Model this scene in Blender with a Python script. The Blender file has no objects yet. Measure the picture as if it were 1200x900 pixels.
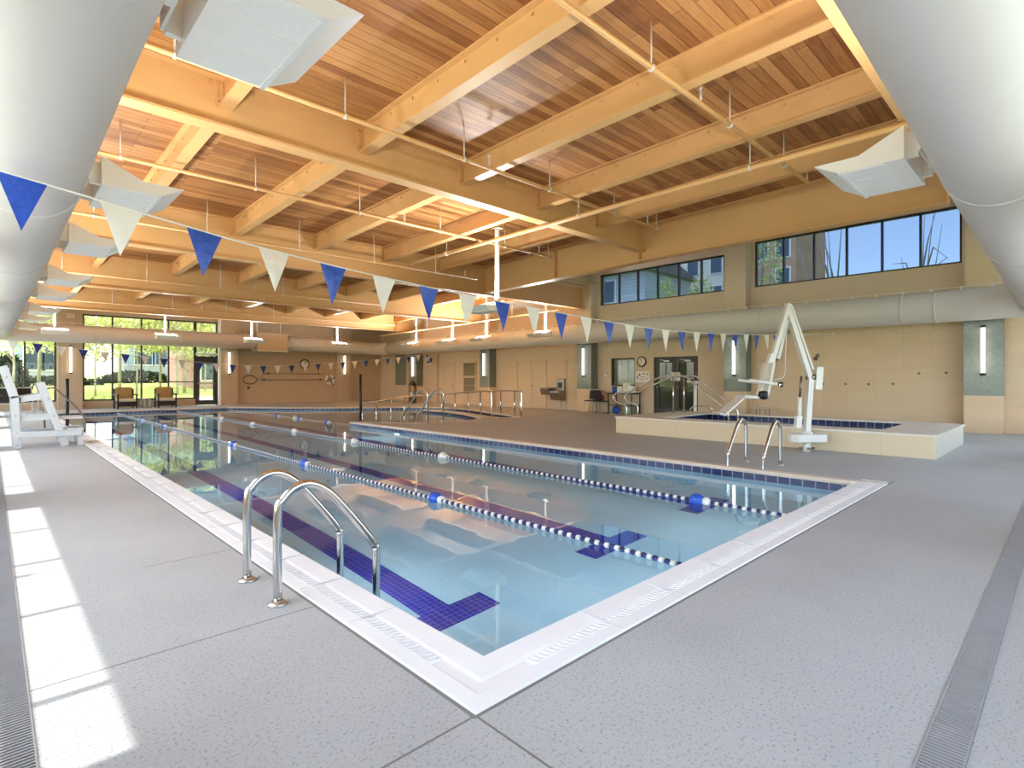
import bpy, bmesh, math, random
from mathutils import Vector, Matrix
from mathutils.geometry import tessellate_polygon
random.seed(7)
SC = bpy.context.scene
COL = SC.collection
PI = math.pi

# ------------------------------------------------------------------ materials
def new_mat(name):
    m = bpy.data.materials.new(name); m.use_nodes = True
    nt = m.node_tree; nt.nodes.clear()
    out = nt.nodes.new('ShaderNodeOutputMaterial')
    b = nt.nodes.new('ShaderNodeBsdfPrincipled')
    nt.links.new(b.outputs[0], out.inputs[0])
    return m, nt, b, out
def lin(c):
    return tuple(((v/255)/12.92 if v/255 <= 0.04045 else ((v/255+0.055)/1.055)**2.4) for v in c) + (1.0,)
def plain(name, rgb, rough=0.5, metal=0.0, var=0.06, scale=6.0, bump=0.0, spec=0.5):
    m, nt, b, o = new_mat(name)
    c = lin(rgb)
    n = nt.nodes.new('ShaderNodeTexNoise'); n.inputs['Scale'].default_value = scale; n.inputs['Detail'].default_value = 3
    g = nt.nodes.new('ShaderNodeNewGeometry'); nt.links.new(g.outputs['Position'], n.inputs['Vector'])
    r = nt.nodes.new('ShaderNodeValToRGB')
    r.color_ramp.elements[0].position = 0.3; r.color_ramp.elements[1].position = 0.7
    r.color_ramp.elements[0].color = tuple(max(0, v*(1-var)) for v in c[:3])+(1,)
    r.color_ramp.elements[1].color = tuple(min(1, v*(1+var)) for v in c[:3])+(1,)
    nt.links.new(n.outputs['Fac'], r.inputs[0]); nt.links.new(r.outputs[0], b.inputs['Base Color'])
    b.inputs['Roughness'].default_value = rough; b.inputs['Metallic'].default_value = metal
    b.inputs['Specular IOR Level'].default_value = spec
    if bump:
        bp = nt.nodes.new('ShaderNodeBump'); bp.inputs['Strength'].default_value = bump; bp.inputs['Distance'].default_value = 0.01
        nt.links.new(n.outputs['Fac'], bp.inputs['Height']); nt.links.new(bp.outputs[0], b.inputs['Normal'])
    return m
def pos_vec(nt, order):
    g = nt.nodes.new('ShaderNodeNewGeometry'); s = nt.nodes.new('ShaderNodeSeparateXYZ'); c = nt.nodes.new('ShaderNodeCombineXYZ')
    nt.links.new(g.outputs['Position'], s.inputs[0])
    for i, a in enumerate(order):
        if a != '0': nt.links.new(s.outputs[a], c.inputs[i])
    return c.outputs[0]
def tiles(name, order, rgb1, rgb2, mortar, w, h, msize, rough=0.4, offset=0.5, bump=0.3, wob=0.0, spec=0.5):
    m, nt, b, o = new_mat(name)
    v = pos_vec(nt, order)
    t = nt.nodes.new('ShaderNodeTexBrick'); nt.links.new(v, t.inputs['Vector'])
    t.offset = offset; t.squash = 1.0
    t.inputs['Color1'].default_value = lin(rgb1); t.inputs['Color2'].default_value = lin(rgb2); t.inputs['Mortar'].default_value = lin(mortar)
    t.inputs['Scale'].default_value = 1.0; t.inputs['Brick Width'].default_value = w; t.inputs['Row Height'].default_value = h
    t.inputs['Mortar Size'].default_value = msize; t.inputs['Mortar Smooth'].default_value = 0.1; t.inputs['Bias'].default_value = 0.0
    nt.links.new(t.outputs['Color'], b.inputs['Base Color'])
    b.inputs['Roughness'].default_value = rough; b.inputs['Specular IOR Level'].default_value = spec
    bp = nt.nodes.new('ShaderNodeBump'); bp.inputs['Strength'].default_value = bump; bp.inputs['Distance'].default_value = 0.004; bp.invert = True
    h_ = t.outputs['Fac']
    if wob:
        n = nt.nodes.new('ShaderNodeTexNoise'); n.inputs['Scale'].default_value = 22; nt.links.new(v, n.inputs['Vector'])
        ad = nt.nodes.new('ShaderNodeMath'); ad.operation = 'MULTIPLY_ADD'; ad.inputs[1].default_value = wob
        nt.links.new(n.outputs['Fac'], ad.inputs[0]); nt.links.new(t.outputs['Fac'], ad.inputs[2]); h_ = ad.outputs[0]
    nt.links.new(h_, bp.inputs['Height']); nt.links.new(bp.outputs[0], b.inputs['Normal'])
    return m

M = {}
M['beam'] = plain('painted_steel_ochre', (210, 162, 104), 0.45, var=0.03, scale=1.5)
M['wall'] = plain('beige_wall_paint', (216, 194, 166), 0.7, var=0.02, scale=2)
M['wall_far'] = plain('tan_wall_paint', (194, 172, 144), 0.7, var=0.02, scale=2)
M['white'] = plain('white_paint', (236, 234, 228), 0.4, var=0.015)
M['fixture'] = plain('fixture_white_enamel', (244, 240, 230), 0.35, var=0.015)
M['duct'] = plain('duct_grey_fabric', (214, 208, 202), 0.6, var=0.015, scale=3)
M['frame'] = plain('dark_bronze_frame', (52, 44, 38), 0.4, var=0.04)
M['chrome'] = plain('stainless_steel', (205, 203, 200), 0.16, 1.0, var=0.03)
M['dullsteel'] = plain('brushed_steel', (150, 142, 132), 0.35, 1.0, var=0.06)
M['hanger'] = plain('galvanised_rod', (206, 196, 180), 0.4)
M['black'] = plain('black_plastic', (22, 22, 24), 0.45)
M['plastic'] = plain('recycled_white_plastic', (222, 222, 222), 0.5, var=0.03)
M['bluevinyl'] = plain('blue_pennant_vinyl', (38, 78, 178), 0.25, var=0.15, scale=30, bump=0.35)
M['navyvinyl'] = plain('navy_pennant_vinyl', (24, 44, 130), 0.4, var=0.1, scale=14)
M['whitevinyl'] = plain('white_pennant_vinyl', (232, 228, 220), 0.4, var=0.02)
M['cord'] = plain('white_cord', (232, 228, 220), 0.7)
M['blueplastic'] = plain('blue_float_plastic', (40, 88, 190), 0.35)
M['navyplastic'] = plain('navy_disc_plastic', (30, 36, 92), 0.4)
M['door'] = plain('beige_painted_door', (212, 192, 160), 0.5, var=0.015)
M['louver'] = plain('louver_tan_metal', (150, 136, 112), 0.5)
M['spa_side'] = tiles('spa_beige_tile', ['Y', 'Z', '0'], (224, 206, 174), (219, 200, 168), (205, 186, 154), 0.75, 0.8, 0.004, 0.35, 0.0, 0.1)
M['spa_end'] = plain('spa_end_cream_tile', (224, 214, 196), 0.35, var=0.02)
M['spa_top'] = plain('spa_white_stone_rim', (230, 220, 208), 0.4, var=0.03)
M['coping'] = plain('white_coping_tile', (240, 240, 240), 0.4, var=0.02, scale=3)
M['edge'] = plain('pale_deck_edge', (222, 206, 188), 0.5, var=0.03)
M['greentile'] = tiles('grey_green_glass_tile', ['Y', 'Z', '0'], (134, 142, 134), (116, 126, 120), (128, 134, 128), 0.05, 0.05, 0.002, 0.12, 0.0, 0.25, 0.6)
M['greentile_shaded'] = tiles('grey_green_glass_tile_shaded', ['X', 'Z', '0'], (118, 124, 116), (104, 112, 106), (110, 114, 110), 0.05, 0.05, 0.002, 0.15, 0.0, 0.25, 0.6)  # same tile, colours darkened for the shade on the pilaster sides
M['walltile'] = tiles('beige_wall_tile', ['Y', 'Z', '0'], (222, 194, 158), (217, 188, 151), (200, 172, 138), 0.62, 0.31, 0.003, 0.32, 0.0, 0.15)
M['navytile'] = tiles('navy_lane_tile', ['X', 'Y', '0'], (36, 42, 160), (30, 36, 146), (100, 114, 196), 0.052, 0.052, 0.0035, 0.3, 0.0, 0.1)
M['wicker'] = plain('dark_wicker', (40, 32, 26), 0.6, var=0.3, scale=60, bump=0.4)
M['cushion'] = plain('khaki_cushion', (168, 138, 84), 0.8, var=0.05)
M['seatpad'] = plain('pale_seat_cushion', (214, 200, 176), 0.8, var=0.04)
M['bark'] = plain('pale_bark', (176, 168, 152), 0.8, var=0.2, scale=9)
M['mulch'] = plain('outdoor_paving', (190, 186, 178), 0.8)
M['blind'] = plain('pale_blind_fabric', (206, 206, 202), 0.7)
M['red'] = plain('red_ball_rubber', (200, 34, 40), 0.4)
M['paper'] = plain('white_paper', (238, 234, 226), 0.6)
M['ink'] = plain('printed_grey', (120, 112, 104), 0.6)
M['basket'] = plain('pale_green_plastic', (178, 192, 168), 0.5)
M['rust'] = plain('copper_brown_cap', (150, 84, 40), 0.35, 0.6)
M['siding'] = tiles('grey_lap_siding', ['Y', 'Z', '0'], (206, 210, 216), (200, 204, 210), (150, 154, 160), 40, 0.22, 0.02, 0.7, 0.0, 0.4)
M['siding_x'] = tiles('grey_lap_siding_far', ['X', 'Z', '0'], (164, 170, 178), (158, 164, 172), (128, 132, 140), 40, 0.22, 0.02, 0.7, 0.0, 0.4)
M['brick'] = tiles('red_brick', ['X', 'Z', '0'], (170, 118, 98), (150, 100, 84), (200, 190, 178), 0.22, 0.075, 0.01, 0.8, 0.5, 0.3)
M['brick_y'] = tiles('brown_brick', ['Y', 'Z', '0'], (206, 160, 130), (190, 146, 118), (196, 158, 132), 0.9, 0.45, 0.03, 0.8, 0.5, 0.3)
M['roofing'] = plain('grey_roof_shingle', (128, 124, 122), 0.8, var=0.15)
M['darkglass'] = plain('dark_house_glass', (70, 84, 100), 0.1)
M['shutter'] = plain('pale_blue_shutter', (150, 178, 206), 0.5)

def emis(name, rgb, s):
    m = bpy.data.materials.new(name); m.use_nodes = True; nt = m.node_tree; nt.nodes.clear()
    o = nt.nodes.new('ShaderNodeOutputMaterial'); e = nt.nodes.new('ShaderNodeEmission')
    e.inputs[0].default_value = lin(rgb); e.inputs[1].default_value = s; nt.links.new(e.outputs[0], o.inputs[0]); return m
M['tube'] = emis('lit_sconce_tube', (255, 244, 226), 3.2)
M['lens'] = plain('perforated_lens_panel', (244, 242, 234), 0.4, var=0.02, scale=40)
M['lamp'] = emis('lit_lamp_tube', (255, 246, 234), 4.0)
M['poollens'] = emis('lit_pool_lens', (214, 244, 255), 0.7)
M['roomfill'] = emis('fill_panel_emission', (255, 244, 226), 5.0)  # glow of the panels added to light the rooms behind

def wood():
    m, nt, b, o = new_mat('cedar_roof_planks')
    v = pos_vec(nt, ['X', 'Y', '0'])
    t = nt.nodes.new('ShaderNodeTexBrick'); nt.links.new(v, t.inputs['Vector'])
    t.offset = 0.37; t.offset_frequency = 2; t.squash = 1.0
    t.inputs['Color1'].default_value = (0, 0, 0, 1); t.inputs['Color2'].default_value = (1, 1, 1, 1); t.inputs['Mortar'].default_value = (0.5, 0.5, 0.5, 1)
    t.inputs['Scale'].default_value = 1.0; t.inputs['Brick Width'].default_value = 2.6; t.inputs['Row Height'].default_value = 0.135
    t.inputs['Mortar Size'].default_value = 0.004; t.inputs['Mortar Smooth'].default_value = 0.2
    mp = nt.nodes.new('ShaderNodeMapping'); mp.inputs['Scale'].default_value = (0.9, 16, 1); nt.links.new(v, mp.inputs[0])
    n = nt.nodes.new('ShaderNodeTexNoise'); n.inputs['Scale'].default_value = 1.6; n.inputs['Detail'].default_value = 7; n.inputs['Roughness'].default_value = 0.75
    n.inputs['Distortion'].default_value = 0.8
    nt.links.new(mp.outputs[0], n.inputs['Vector'])
    # per-plank tone + grain
    ad = nt.nodes.new('ShaderNodeMath'); ad.operation = 'MULTIPLY_ADD'; ad.inputs[1].default_value = 0.38
    nt.links.new(t.outputs['Color'], ad.inputs[0])
    gr = nt.nodes.new('ShaderNodeMath'); gr.operation = 'MULTIPLY'; gr.inputs[1].default_value = 0.85
    nt.links.new(n.outputs['Fac'], gr.inputs[0]); nt.links.new(gr.outputs[0], ad.inputs[2])
    r = nt.nodes.new('ShaderNodeValToRGB')
    e = r.color_ramp.elements
    e[0].position = 0.22; e[0].color = lin((92, 50, 22)); e[1].position = 0.85; e[1].color = lin((194, 138, 80))
    k = e.new(0.5); k.color = lin((148, 92, 45))
    nt.links.new(ad.outputs[0], r.inputs[0])
    # knots
    vo = nt.nodes.new('ShaderNodeTexVoronoi'); vo.inputs['Scale'].default_value = 1.3
    mk = nt.nodes.new('ShaderNodeMapping'); mk.inputs['Scale'].default_value = (1, 1.7, 1); nt.links.new(v, mk.inputs[0]); nt.links.new(mk.outputs[0], vo.inputs['Vector'])
    kr = nt.nodes.new('ShaderNodeValToRGB'); kr.color_ramp.elements[0].position = 0.018; kr.color_ramp.elements[1].position = 0.05
    kr.color_ramp.elements[0].color = (1, 1, 1, 1); kr.color_ramp.elements[1].color = (0, 0, 0, 1)
    nt.links.new(vo.outputs['Distance'], kr.inputs[0])
    mx = nt.nodes.new('ShaderNodeMix'); mx.data_type = 'RGBA'; mx.inputs['B'].default_value = lin((62, 34, 20))
    nt.links.new(kr.outputs[0], mx.inputs['Factor']); nt.links.new(r.outputs[0], mx.inputs['A'])
    m2 = nt.nodes.new('ShaderNodeMix'); m2.data_type = 'RGBA'; m2.inputs['B'].default_value = lin((92, 52, 26))
    nt.links.new(t.outputs['Fac'], m2.inputs['Factor']); nt.links.new(mx.outputs['Result'], m2.inputs['A'])
    nt.links.new(m2.outputs['Result'], b.inputs['Base Color'])
    b.inputs['Roughness'].default_value = 0.55
    bp = nt.nodes.new('ShaderNodeBump'); bp.invert = True; bp.inputs['Strength'].default_value = 0.5; bp.inputs['Distance'].default_value = 0.006
    nt.links.new(t.outputs['Fac'], bp.inputs['Height']); nt.links.new(bp.outputs[0], b.inputs['Normal'])
    return m
M['wood'] = wood()

def deck():
    m, nt, b, o = new_mat('textured_concrete_deck')
    g = nt.nodes.new('ShaderNodeNewGeometry')
    sp = nt.nodes.new('ShaderNodeTexNoise'); sp.inputs['Scale'].default_value = 78; sp.inputs['Detail'].default_value = 2.5; sp.inputs['Roughness'].default_value = 0.55
    nt.links.new(g.outputs['Position'], sp.inputs['Vector'])
    r = nt.nodes.new('ShaderNodeValToRGB'); e = r.color_ramp.elements
    e[0].position = 0.34; e[0].color = (0.64, 0.64, 0.64, 1); e[1].position = 0.44; e[1].color = (1, 1, 1, 1)
    nt.links.new(sp.outputs['Fac'], r.inputs[0])
    lo = nt.nodes.new('ShaderNodeTexNoise'); lo.inputs['Scale'].default_value = 1.1; lo.inputs['Detail'].default_value = 4
    nt.links.new(g.outputs['Position'], lo.inputs['Vector'])
    r2 = nt.nodes.new('ShaderNodeValToRGB'); r2.color_ramp.elements[0].position = 0.3; r2.color_ramp.elements[1].position = 0.7
    r2.color_ramp.elements[0].color = lin((174, 176, 176)); r2.color_ramp.elements[1].color = lin((184, 186, 186))
    nt.links.new(lo.outputs['Fac'], r2.inputs[0])
    mx = nt.nodes.new('ShaderNodeMix'); mx.data_type = 'RGBA'; mx.blend_type = 'MULTIPLY'; mx.inputs['Factor'].default_value = 1.0
    nt.links.new(r2.outputs[0], mx.inputs['A']); nt.links.new(r.outputs[0], mx.inputs['B'])
    # control joints cut in the slab (world position)
    s = nt.nodes.new('ShaderNodeSeparateXYZ'); nt.links.new(g.outputs['Position'], s.inputs[0])
    def M2(op, a, bb=None):
        n = nt.nodes.new('ShaderNodeMath'); n.operation = op
        for i, q in enumerate((a, bb)):
            if q is None: continue
            if isinstance(q, (int, float)): n.inputs[i].default_value = q
            else: nt.links.new(q, n.inputs[i])
        return n.outputs[0]
    def seg(axis, at, lo_, hi_, w=0.005):
        oth = 'Y' if axis == 'X' else 'X'
        a = M2('LESS_THAN', M2('ABSOLUTE', M2('SUBTRACT', s.outputs[axis], at)), w)
        c = M2('MULTIPLY', M2('GREATER_THAN', s.outputs[oth], lo_), M2('LESS_THAN', s.outputs[oth], hi_))
        return M2('MULTIPLY', a, c)
    tot = None
    for q in (seg('Y', 2.95, -1, 1.3), seg('Y', 4.36, 0.75, 1.3), seg('X', 1.32, -1, 1.57), seg('Y', 1.57, -1, 1.31),
              seg('Y', 8.8, -1, 1.3), seg('X', 9.2, 1.0, 12.0)):
        tot = q if tot is None else M2('MAXIMUM', tot, q)
    m2 = nt.nodes.new('ShaderNodeMix'); m2.data_type = 'RGBA'; m2.inputs['B'].default_value = lin((118, 114, 108))
    nt.links.new(tot, m2.inputs['Factor']); nt.links.new(mx.outputs['Result'], m2.inputs['A'])
    nt.links.new(m2.outputs['Result'], b.inputs['Base Color'])
    b.inputs['Roughness'].default_value = 0.55
    bp = nt.nodes.new('ShaderNodeBump'); bp.inputs['Strength'].default_value = 0.35; bp.inputs['Distance'].default_value = 0.004
    nt.links.new(r.outputs[0], bp.inputs['Height']); nt.links.new(bp.outputs[0], b.inputs['Normal'])
    return m
M['deck'] = deck()
M['plaster'] = plain('pale_blue_pool_plaster', (172, 208, 228), 0.7, var=0.04, scale=1.2)
M['spaplaster'] = plain('spa_plaster', (150, 180, 190), 0.7, var=0.04)

def bandtile(name, order):
    return tiles(name, order, (26, 38, 92), (20, 30, 78), (150, 156, 170), 0.155, 0.5, 0.006, 0.15, 0.0, 0.2, 0.5)
M['band_y'] = bandtile('navy_waterline_tile_long', ['Y', 'Z', '0'])
M['band_x'] = bandtile('navy_waterline_tile_cross', ['X', 'Z', '0'])

def water(name, tint, s=0.02):
    m = bpy.data.materials.new(name); m.use_nodes = True; nt = m.node_tree; nt.nodes.clear()
    o = nt.nodes.new('ShaderNodeOutputMaterial'); b = nt.nodes.new('ShaderNodeBsdfPrincipled')
    b.inputs['Base Color'].default_value = tint; b.inputs['Transmission Weight'].default_value = 1.0
    b.inputs['IOR'].default_value = 1.333; b.inputs['Roughness'].default_value = 0.0
    g = nt.nodes.new('ShaderNodeNewGeometry')
    n = nt.nodes.new('ShaderNodeTexNoise'); n.inputs['Scale'].default_value = 1.3; n.inputs['Detail'].default_value = 2
    nt.links.new(g.outputs['Position'], n.inputs['Vector'])
    bp = nt.nodes.new('ShaderNodeBump'); bp.inputs['Strength'].default_value = s; bp.inputs['Distance'].default_value = 0.1
    nt.links.new(n.outputs['Fac'], bp.inputs['Height']); nt.links.new(bp.outputs[0], b.inputs['Normal'])
    nt.links.new(b.outputs[0], o.inputs[0]); return m
M['water'] = water('clear_pool_water', (0.84, 0.97, 1.0, 1))
M['spawater'] = water('dark_spa_water', (0.7, 0.85, 0.9, 1), 0.05)

def glass(tint=(0.93, 0.96, 0.96), name='window_glass'):
    m = bpy.data.materials.new(name); m.use_nodes = True; nt = m.node_tree; nt.nodes.clear()
    o = nt.nodes.new('ShaderNodeOutputMaterial'); t = nt.nodes.new('ShaderNodeBsdfTransparent'); g = nt.nodes.new('ShaderNodeBsdfGlossy')
    t.inputs[0].default_value = tint+(1,); g.inputs['Roughness'].default_value = 0.0
    f = nt.nodes.new('ShaderNodeFresnel'); ge = nt.nodes.new('ShaderNodeNewGeometry')
    io = nt.nodes.new('ShaderNodeMath'); io.operation = 'MULTIPLY_ADD'; io.inputs[1].default_value = 1/1.35-1.35; io.inputs[2].default_value = 1.35
    nt.links.new(ge.outputs['Backfacing'], io.inputs[0]); nt.links.new(io.outputs[0], f.inputs[0])   # same reflectance on both faces of the pane
    mx = nt.nodes.new('ShaderNodeMixShader'); nt.links.new(f.outputs[0], mx.inputs[0]); nt.links.new(t.outputs[0], mx.inputs[1]); nt.links.new(g.outputs[0], mx.inputs[2])
    nt.links.new(mx.outputs[0], o.inputs[0]); return m
M['glass'] = glass()
M['tinted'] = glass((0.29, 0.345, 0.41), 'blue_grey_dimming_glass')  # overbright sky behind the clerestory is dimmed in the pane colour
M['softtint'] = glass((0.82, 0.83, 0.82), 'pale_grey_dimming_glass')  # milder pane tint holding down the bright view outside

def leafmat(name, a, bcol):
    m, nt, b, o = new_mat(name)
    g = nt.nodes.new('ShaderNodeNewGeometry')
    r = nt.nodes.new('ShaderNodeValToRGB'); r.color_ramp.elements[0].color = lin(a); r.color_ramp.elements[1].color = lin(bcol)
    nt.links.new(g.outputs['Random Per Island'], r.inputs[0]); nt.links.new(r.outputs[0], b.inputs['Base Color'])
    b.inputs['Roughness'].default_value = 0.6
    tr = nt.nodes.new('ShaderNodeBsdfTranslucent'); nt.links.new(r.outputs[0], tr.inputs[0])
    mx = nt.nodes.new('ShaderNodeMixShader'); mx.inputs[0].default_value = 0.4
    nt.links.new(b.outputs[0], mx.inputs[1]); nt.links.new(tr.outputs[0], mx.inputs[2]); nt.links.new(mx.outputs[0], o.inputs[0])
    return m
M['leaf_yellow'] = leafmat('spring_leaves', (176, 186, 100), (236, 236, 176))
M['leaf_green'] = leafmat('green_leaves', (140, 158, 84), (208, 214, 140))
M['leaf_dark'] = leafmat('dark_evergreen_leaves', (30, 46, 26), (66, 86, 46))

def grass():
    m, nt, b, o = new_mat('sunny_lawn')
    g = nt.nodes.new('ShaderNodeNewGeometry')
    n = nt.nodes.new('ShaderNodeTexNoise'); n.inputs['Scale'].default_value = 1.2; n.inputs['Detail'].default_value = 8; n.inputs['Roughness'].default_value = 0.7
    nt.links.new(g.outputs['Position'], n.inputs['Vector'])
    r = nt.nodes.new('ShaderNodeValToRGB'); r.color_ramp.elements[0].position = 0.3; r.color_ramp.elements[1].position = 0.7
    r.color_ramp.elements[0].color = lin((164, 178, 84)); r.color_ramp.elements[1].color = lin((218, 222, 128))
    nt.links.new(n.outputs['Fac'], r.inputs[0]); nt.links.new(r.outputs[0], b.inputs['Base Color']); b.inputs['Roughness'].default_value = 0.9
    return m
M['grass'] = grass()

# ------------------------------------------------------------------ mesh building
class MB:
    def __init__(s): s.v = []; s.f = []; s.m = []; s.cur = 0; s.smooth = []
    def add(s, vs, fs, smooth=False):
        o = len(s.v); s.v += [tuple(p) for p in vs]
        for f in fs: s.f.append(tuple(i+o for i in f)); s.m.append(s.cur); s.smooth.append(smooth)
        return s
    def box(s, x0, x1, y0, y1, z0, z1):
        vs = [(x, y, z) for x in (x0, x1) for y in (y0, y1) for z in (z0, z1)]
        return s.add(vs, [(0, 1, 3, 2), (4, 6, 7, 5), (0, 4, 5, 1), (2, 3, 7, 6), (0, 2, 6, 4), (1, 5, 7, 3)])
    def cbox(s, c, d):
        return s.box(c[0]-d[0]/2, c[0]+d[0]/2, c[1]-d[1]/2, c[1]+d[1]/2, c[2]-d[2]/2, c[2]+d[2]/2)
    def bar(s, p0, p1, w, h, up=(0, 0, 1)):
        p0 = Vector(p0); p1 = Vector(p1); d = (p1-p0).normalized(); u = Vector(up)
        if abs(d.dot(u)) > 0.98: u = Vector((1, 0, 0))
        a = d.cross(u).normalized(); c = a.cross(d).normalized()
        vs = []
        for p in (p0, p1):
            for i, j in ((-1, -1), (1, -1), (1, 1), (-1, 1)): vs.append(p+a*(i*w/2)+c*(j*h/2))
        return s.add(vs, [(3, 2, 1, 0), (4, 5, 6, 7), (0, 1, 5, 4), (1, 2, 6, 5), (2, 3, 7, 6), (3, 0, 4, 7)])
    def tube(s, pts, r, n=10, caps=True):
        pts = [Vector(p) for p in pts]; rs = r if isinstance(r, (list, tuple)) else [r]*len(pts)
        vs = []; fs = []; pa = None
        for i, p in enumerate(pts):
            if i == 0: d = pts[1]-pts[0]
            elif i == len(pts)-1: d = pts[-1]-pts[-2]
            else: d = (pts[i+1]-pts[i]).normalized()+(pts[i]-pts[i-1]).normalized()
            d.normalize()
            if pa is None:
                u = Vector((0, 0, 1)) if abs(d.z) < 0.9 else Vector((1, 0, 0)); a = d.cross(u).normalized()
            else: a = (pa-d*pa.dot(d)).normalized()
            pa = a; b = d.cross(a)
            for k in range(n):
                t = 2*PI*k/n; vs.append(p+a*(rs[i]*math.cos(t))+b*(rs[i]*math.sin(t)))
        for i in range(len(pts)-1):
            for k in range(n):
                k2 = (k+1) % n; fs.append((i*n+k, i*n+k2, (i+1)*n+k2, (i+1)*n+k))
        s.add(vs, fs, True)
        if caps:
            o = len(s.v)-len(vs)
            s.f.append(tuple(o+k for k in range(n))[::-1]); s.m.append(s.cur); s.smooth.append(False)
            s.f.append(tuple(o+(len(pts)-1)*n+k for k in range(n))); s.m.append(s.cur); s.smooth.append(False)
        return s
    def prism(s, poly, h0, h1, axis='Z'):
        # poly in 2D; axis Z: (x,y) ; axis Y: (x,z) extruded along y ; axis X: (y,z) extruded along x
        def P(p, h): return {'Z': (p[0], p[1], h), 'Y': (p[0], h, p[1]), 'X': (h, p[0], p[1])}[axis]
        n = len(poly); vs = [P(p, h0) for p in poly]+[P(p, h1) for p in poly]
        fs = [(i, (i+1) % n, (i+1) % n+n, i+n) for i in range(n)]
        tri = tessellate_polygon([[Vector((p[0], p[1], 0)) for p in poly]])
        for t in tri: fs.append(tuple(t)[::-1]); fs.append(tuple(i+n for i in t))
        return s.add(vs, fs)
    def lathe(s, prof, c, n=20, axis='Z', smooth=True):
        vs = []; fs = []
        for r, h in prof:
            for k in range(n):
                t = 2*PI*k/n; x, y = r*math.cos(t), r*math.sin(t)
                vs.append({'Z': (c[0]+x, c[1]+y, c[2]+h), 'X': (c[0]+h, c[1]+x, c[2]+y), 'Y': (c[0]+x, c[1]+h, c[2]+y)}[axis])
        for i in range(len(prof)-1):
            for k in range(n):
                k2 = (k+1) % n; fs.append((i*n+k, i*n+k2, (i+1)*n+k2, (i+1)*n+k))
        fs.append(tuple(range(n))[::-1]); fs.append(tuple((len(prof)-1)*n+k for k in range(n)))
        return s.add(vs, fs, smooth)
    def ball(s, c, r, sc=(1, 1, 1), n=14, m=8):
        prof = [(max(1e-4, r*math.sin(PI*i/m)), -r*math.cos(PI*i/m)) for i in range(m+1)]
        o = len(s.v); s.lathe(prof, (0, 0, 0), n)
        for i in range(o, len(s.v)):
            p = s.v[i]; s.v[i] = (c[0]+p[0]*sc[0], c[1]+p[1]*sc[1], c[2]+p[2]*sc[2])
        return s
    def build(s, name, mat, parent=None, origin=(0, 0, 0), bevel=0, fix=True):
        me = bpy.data.meshes.new(name)
        ox, oy, oz = origin
        me.from_pydata([(a-ox, b-oy, c-oz) for a, b, c in s.v], [], s.f)
        mats = mat if isinstance(mat, list) else [mat]
        for q in mats: me.materials.append(q)
        me.polygons.foreach_set('material_index', s.m)
        me.polygons.foreach_set('use_smooth', s.smooth)
        if fix:
            bm = bmesh.new(); bm.from_mesh(me); bmesh.ops.recalc_face_normals(bm, faces=bm.faces); bm.to_mesh(me); bm.free()
        o = bpy.data.objects.new(name, me); COL.objects.link(o)
        if parent is None: o.location = origin
        else: o.parent = parent
        if bevel:
            md = o.modifiers.new('edge', 'BEVEL'); md.width = bevel; md.segments = 2; md.limit_method = 'ANGLE'
        return o

def tag(o, label=None, cat=None, group=None, kind=None):
    if label: o['label'] = label
    if cat: o['category'] = cat
    if group: o['group'] = group
    if kind: o['kind'] = kind
    return o
def thing(name, label, cat, loc=(0, 0, 0), rz=0, group=None):
    o = bpy.data.objects.new(name, None); COL.objects.link(o); o.location = loc; o.rotation_euler = (0, 0, rz); o.empty_display_size = 0.1
    return tag(o, label, cat, group)
def struct(mb, name, mat, **k):
    return tag(mb.build(name, mat, **k), kind='structure')
def dup(root, loc, rz=0, label=None, scale=None):
    def cp(o, par):
        c = o.copy(); COL.objects.link(c)
        if par: c.parent = par
        for ch in list(o.children): cp(ch, c)
        return c
    r = cp(root, None); r.location = loc; r.rotation_euler = (0, 0, rz)
    if scale: r.scale = (scale,)*3
    if label: r['label'] = label
    return r
def smooth_path(pts, k=6):
    P = [Vector(p) for p in pts]; out = []
    for i in range(len(P)-1):
        a = P[max(0, i-1)]; b = P[i]; c = P[i+1]; d = P[min(len(P)-1, i+2)]
        for j in range(k):
            t = j/k
            out.append(0.5*((2*b)+(c-a)*t+(2*a-5*b+4*c-d)*t*t+(3*b-a-3*c+d)*t**3))
    out.append(P[-1]); return out
def fillet(pts, r, n=5):
    P = [Vector(p) for p in pts]; out = [P[0]]
    for i in range(1, len(P)-1):
        a = (P[i-1]-P[i]); b = (P[i+1]-P[i]); q = min(r, a.length*0.48, b.length*0.48)
        a = P[i]+a.normalized()*q; b = P[i]+b.normalized()*q
        for j in range(n+1):
            t = j/n; out.append(a*(1-t)**2+P[i]*2*t*(1-t)+b*t*t)
    out.append(P[-1]); return out
def interp(tab, x):
    for (a, b), (c, d) in zip(tab, tab[1:]):
        if x <= c or (c, d) == tab[-1]: return b+(d-b)*(x-a)/(c-a)
def ordinal(i): return ['first', 'second', 'third', 'fourth', 'fifth', 'sixth', 'seventh', 'eighth', 'ninth', 'tenth', 'eleventh', 'twelfth'][i]

# ------------------------------------------------------------------ layout numbers (metres)
XL, XR, YN, YF = -0.75, 17.0, -0.5, 29.1        # inner wall faces
XC = 16.6                                        # face of the right-hand pilasters
COLY = [1.49, 7.32, 13.22, 19.09, 25.0]          # right pilasters
def zd(y): return 5.18-0.021*y                   # underside of the roof planks
GIRD = [(1.37, 4.40), (7.42, 4.39), (13.32, 3.98), (19.2, 3.86), (25.1, 3.80)]
XB = 11.6                                        # clerestory beam

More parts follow.
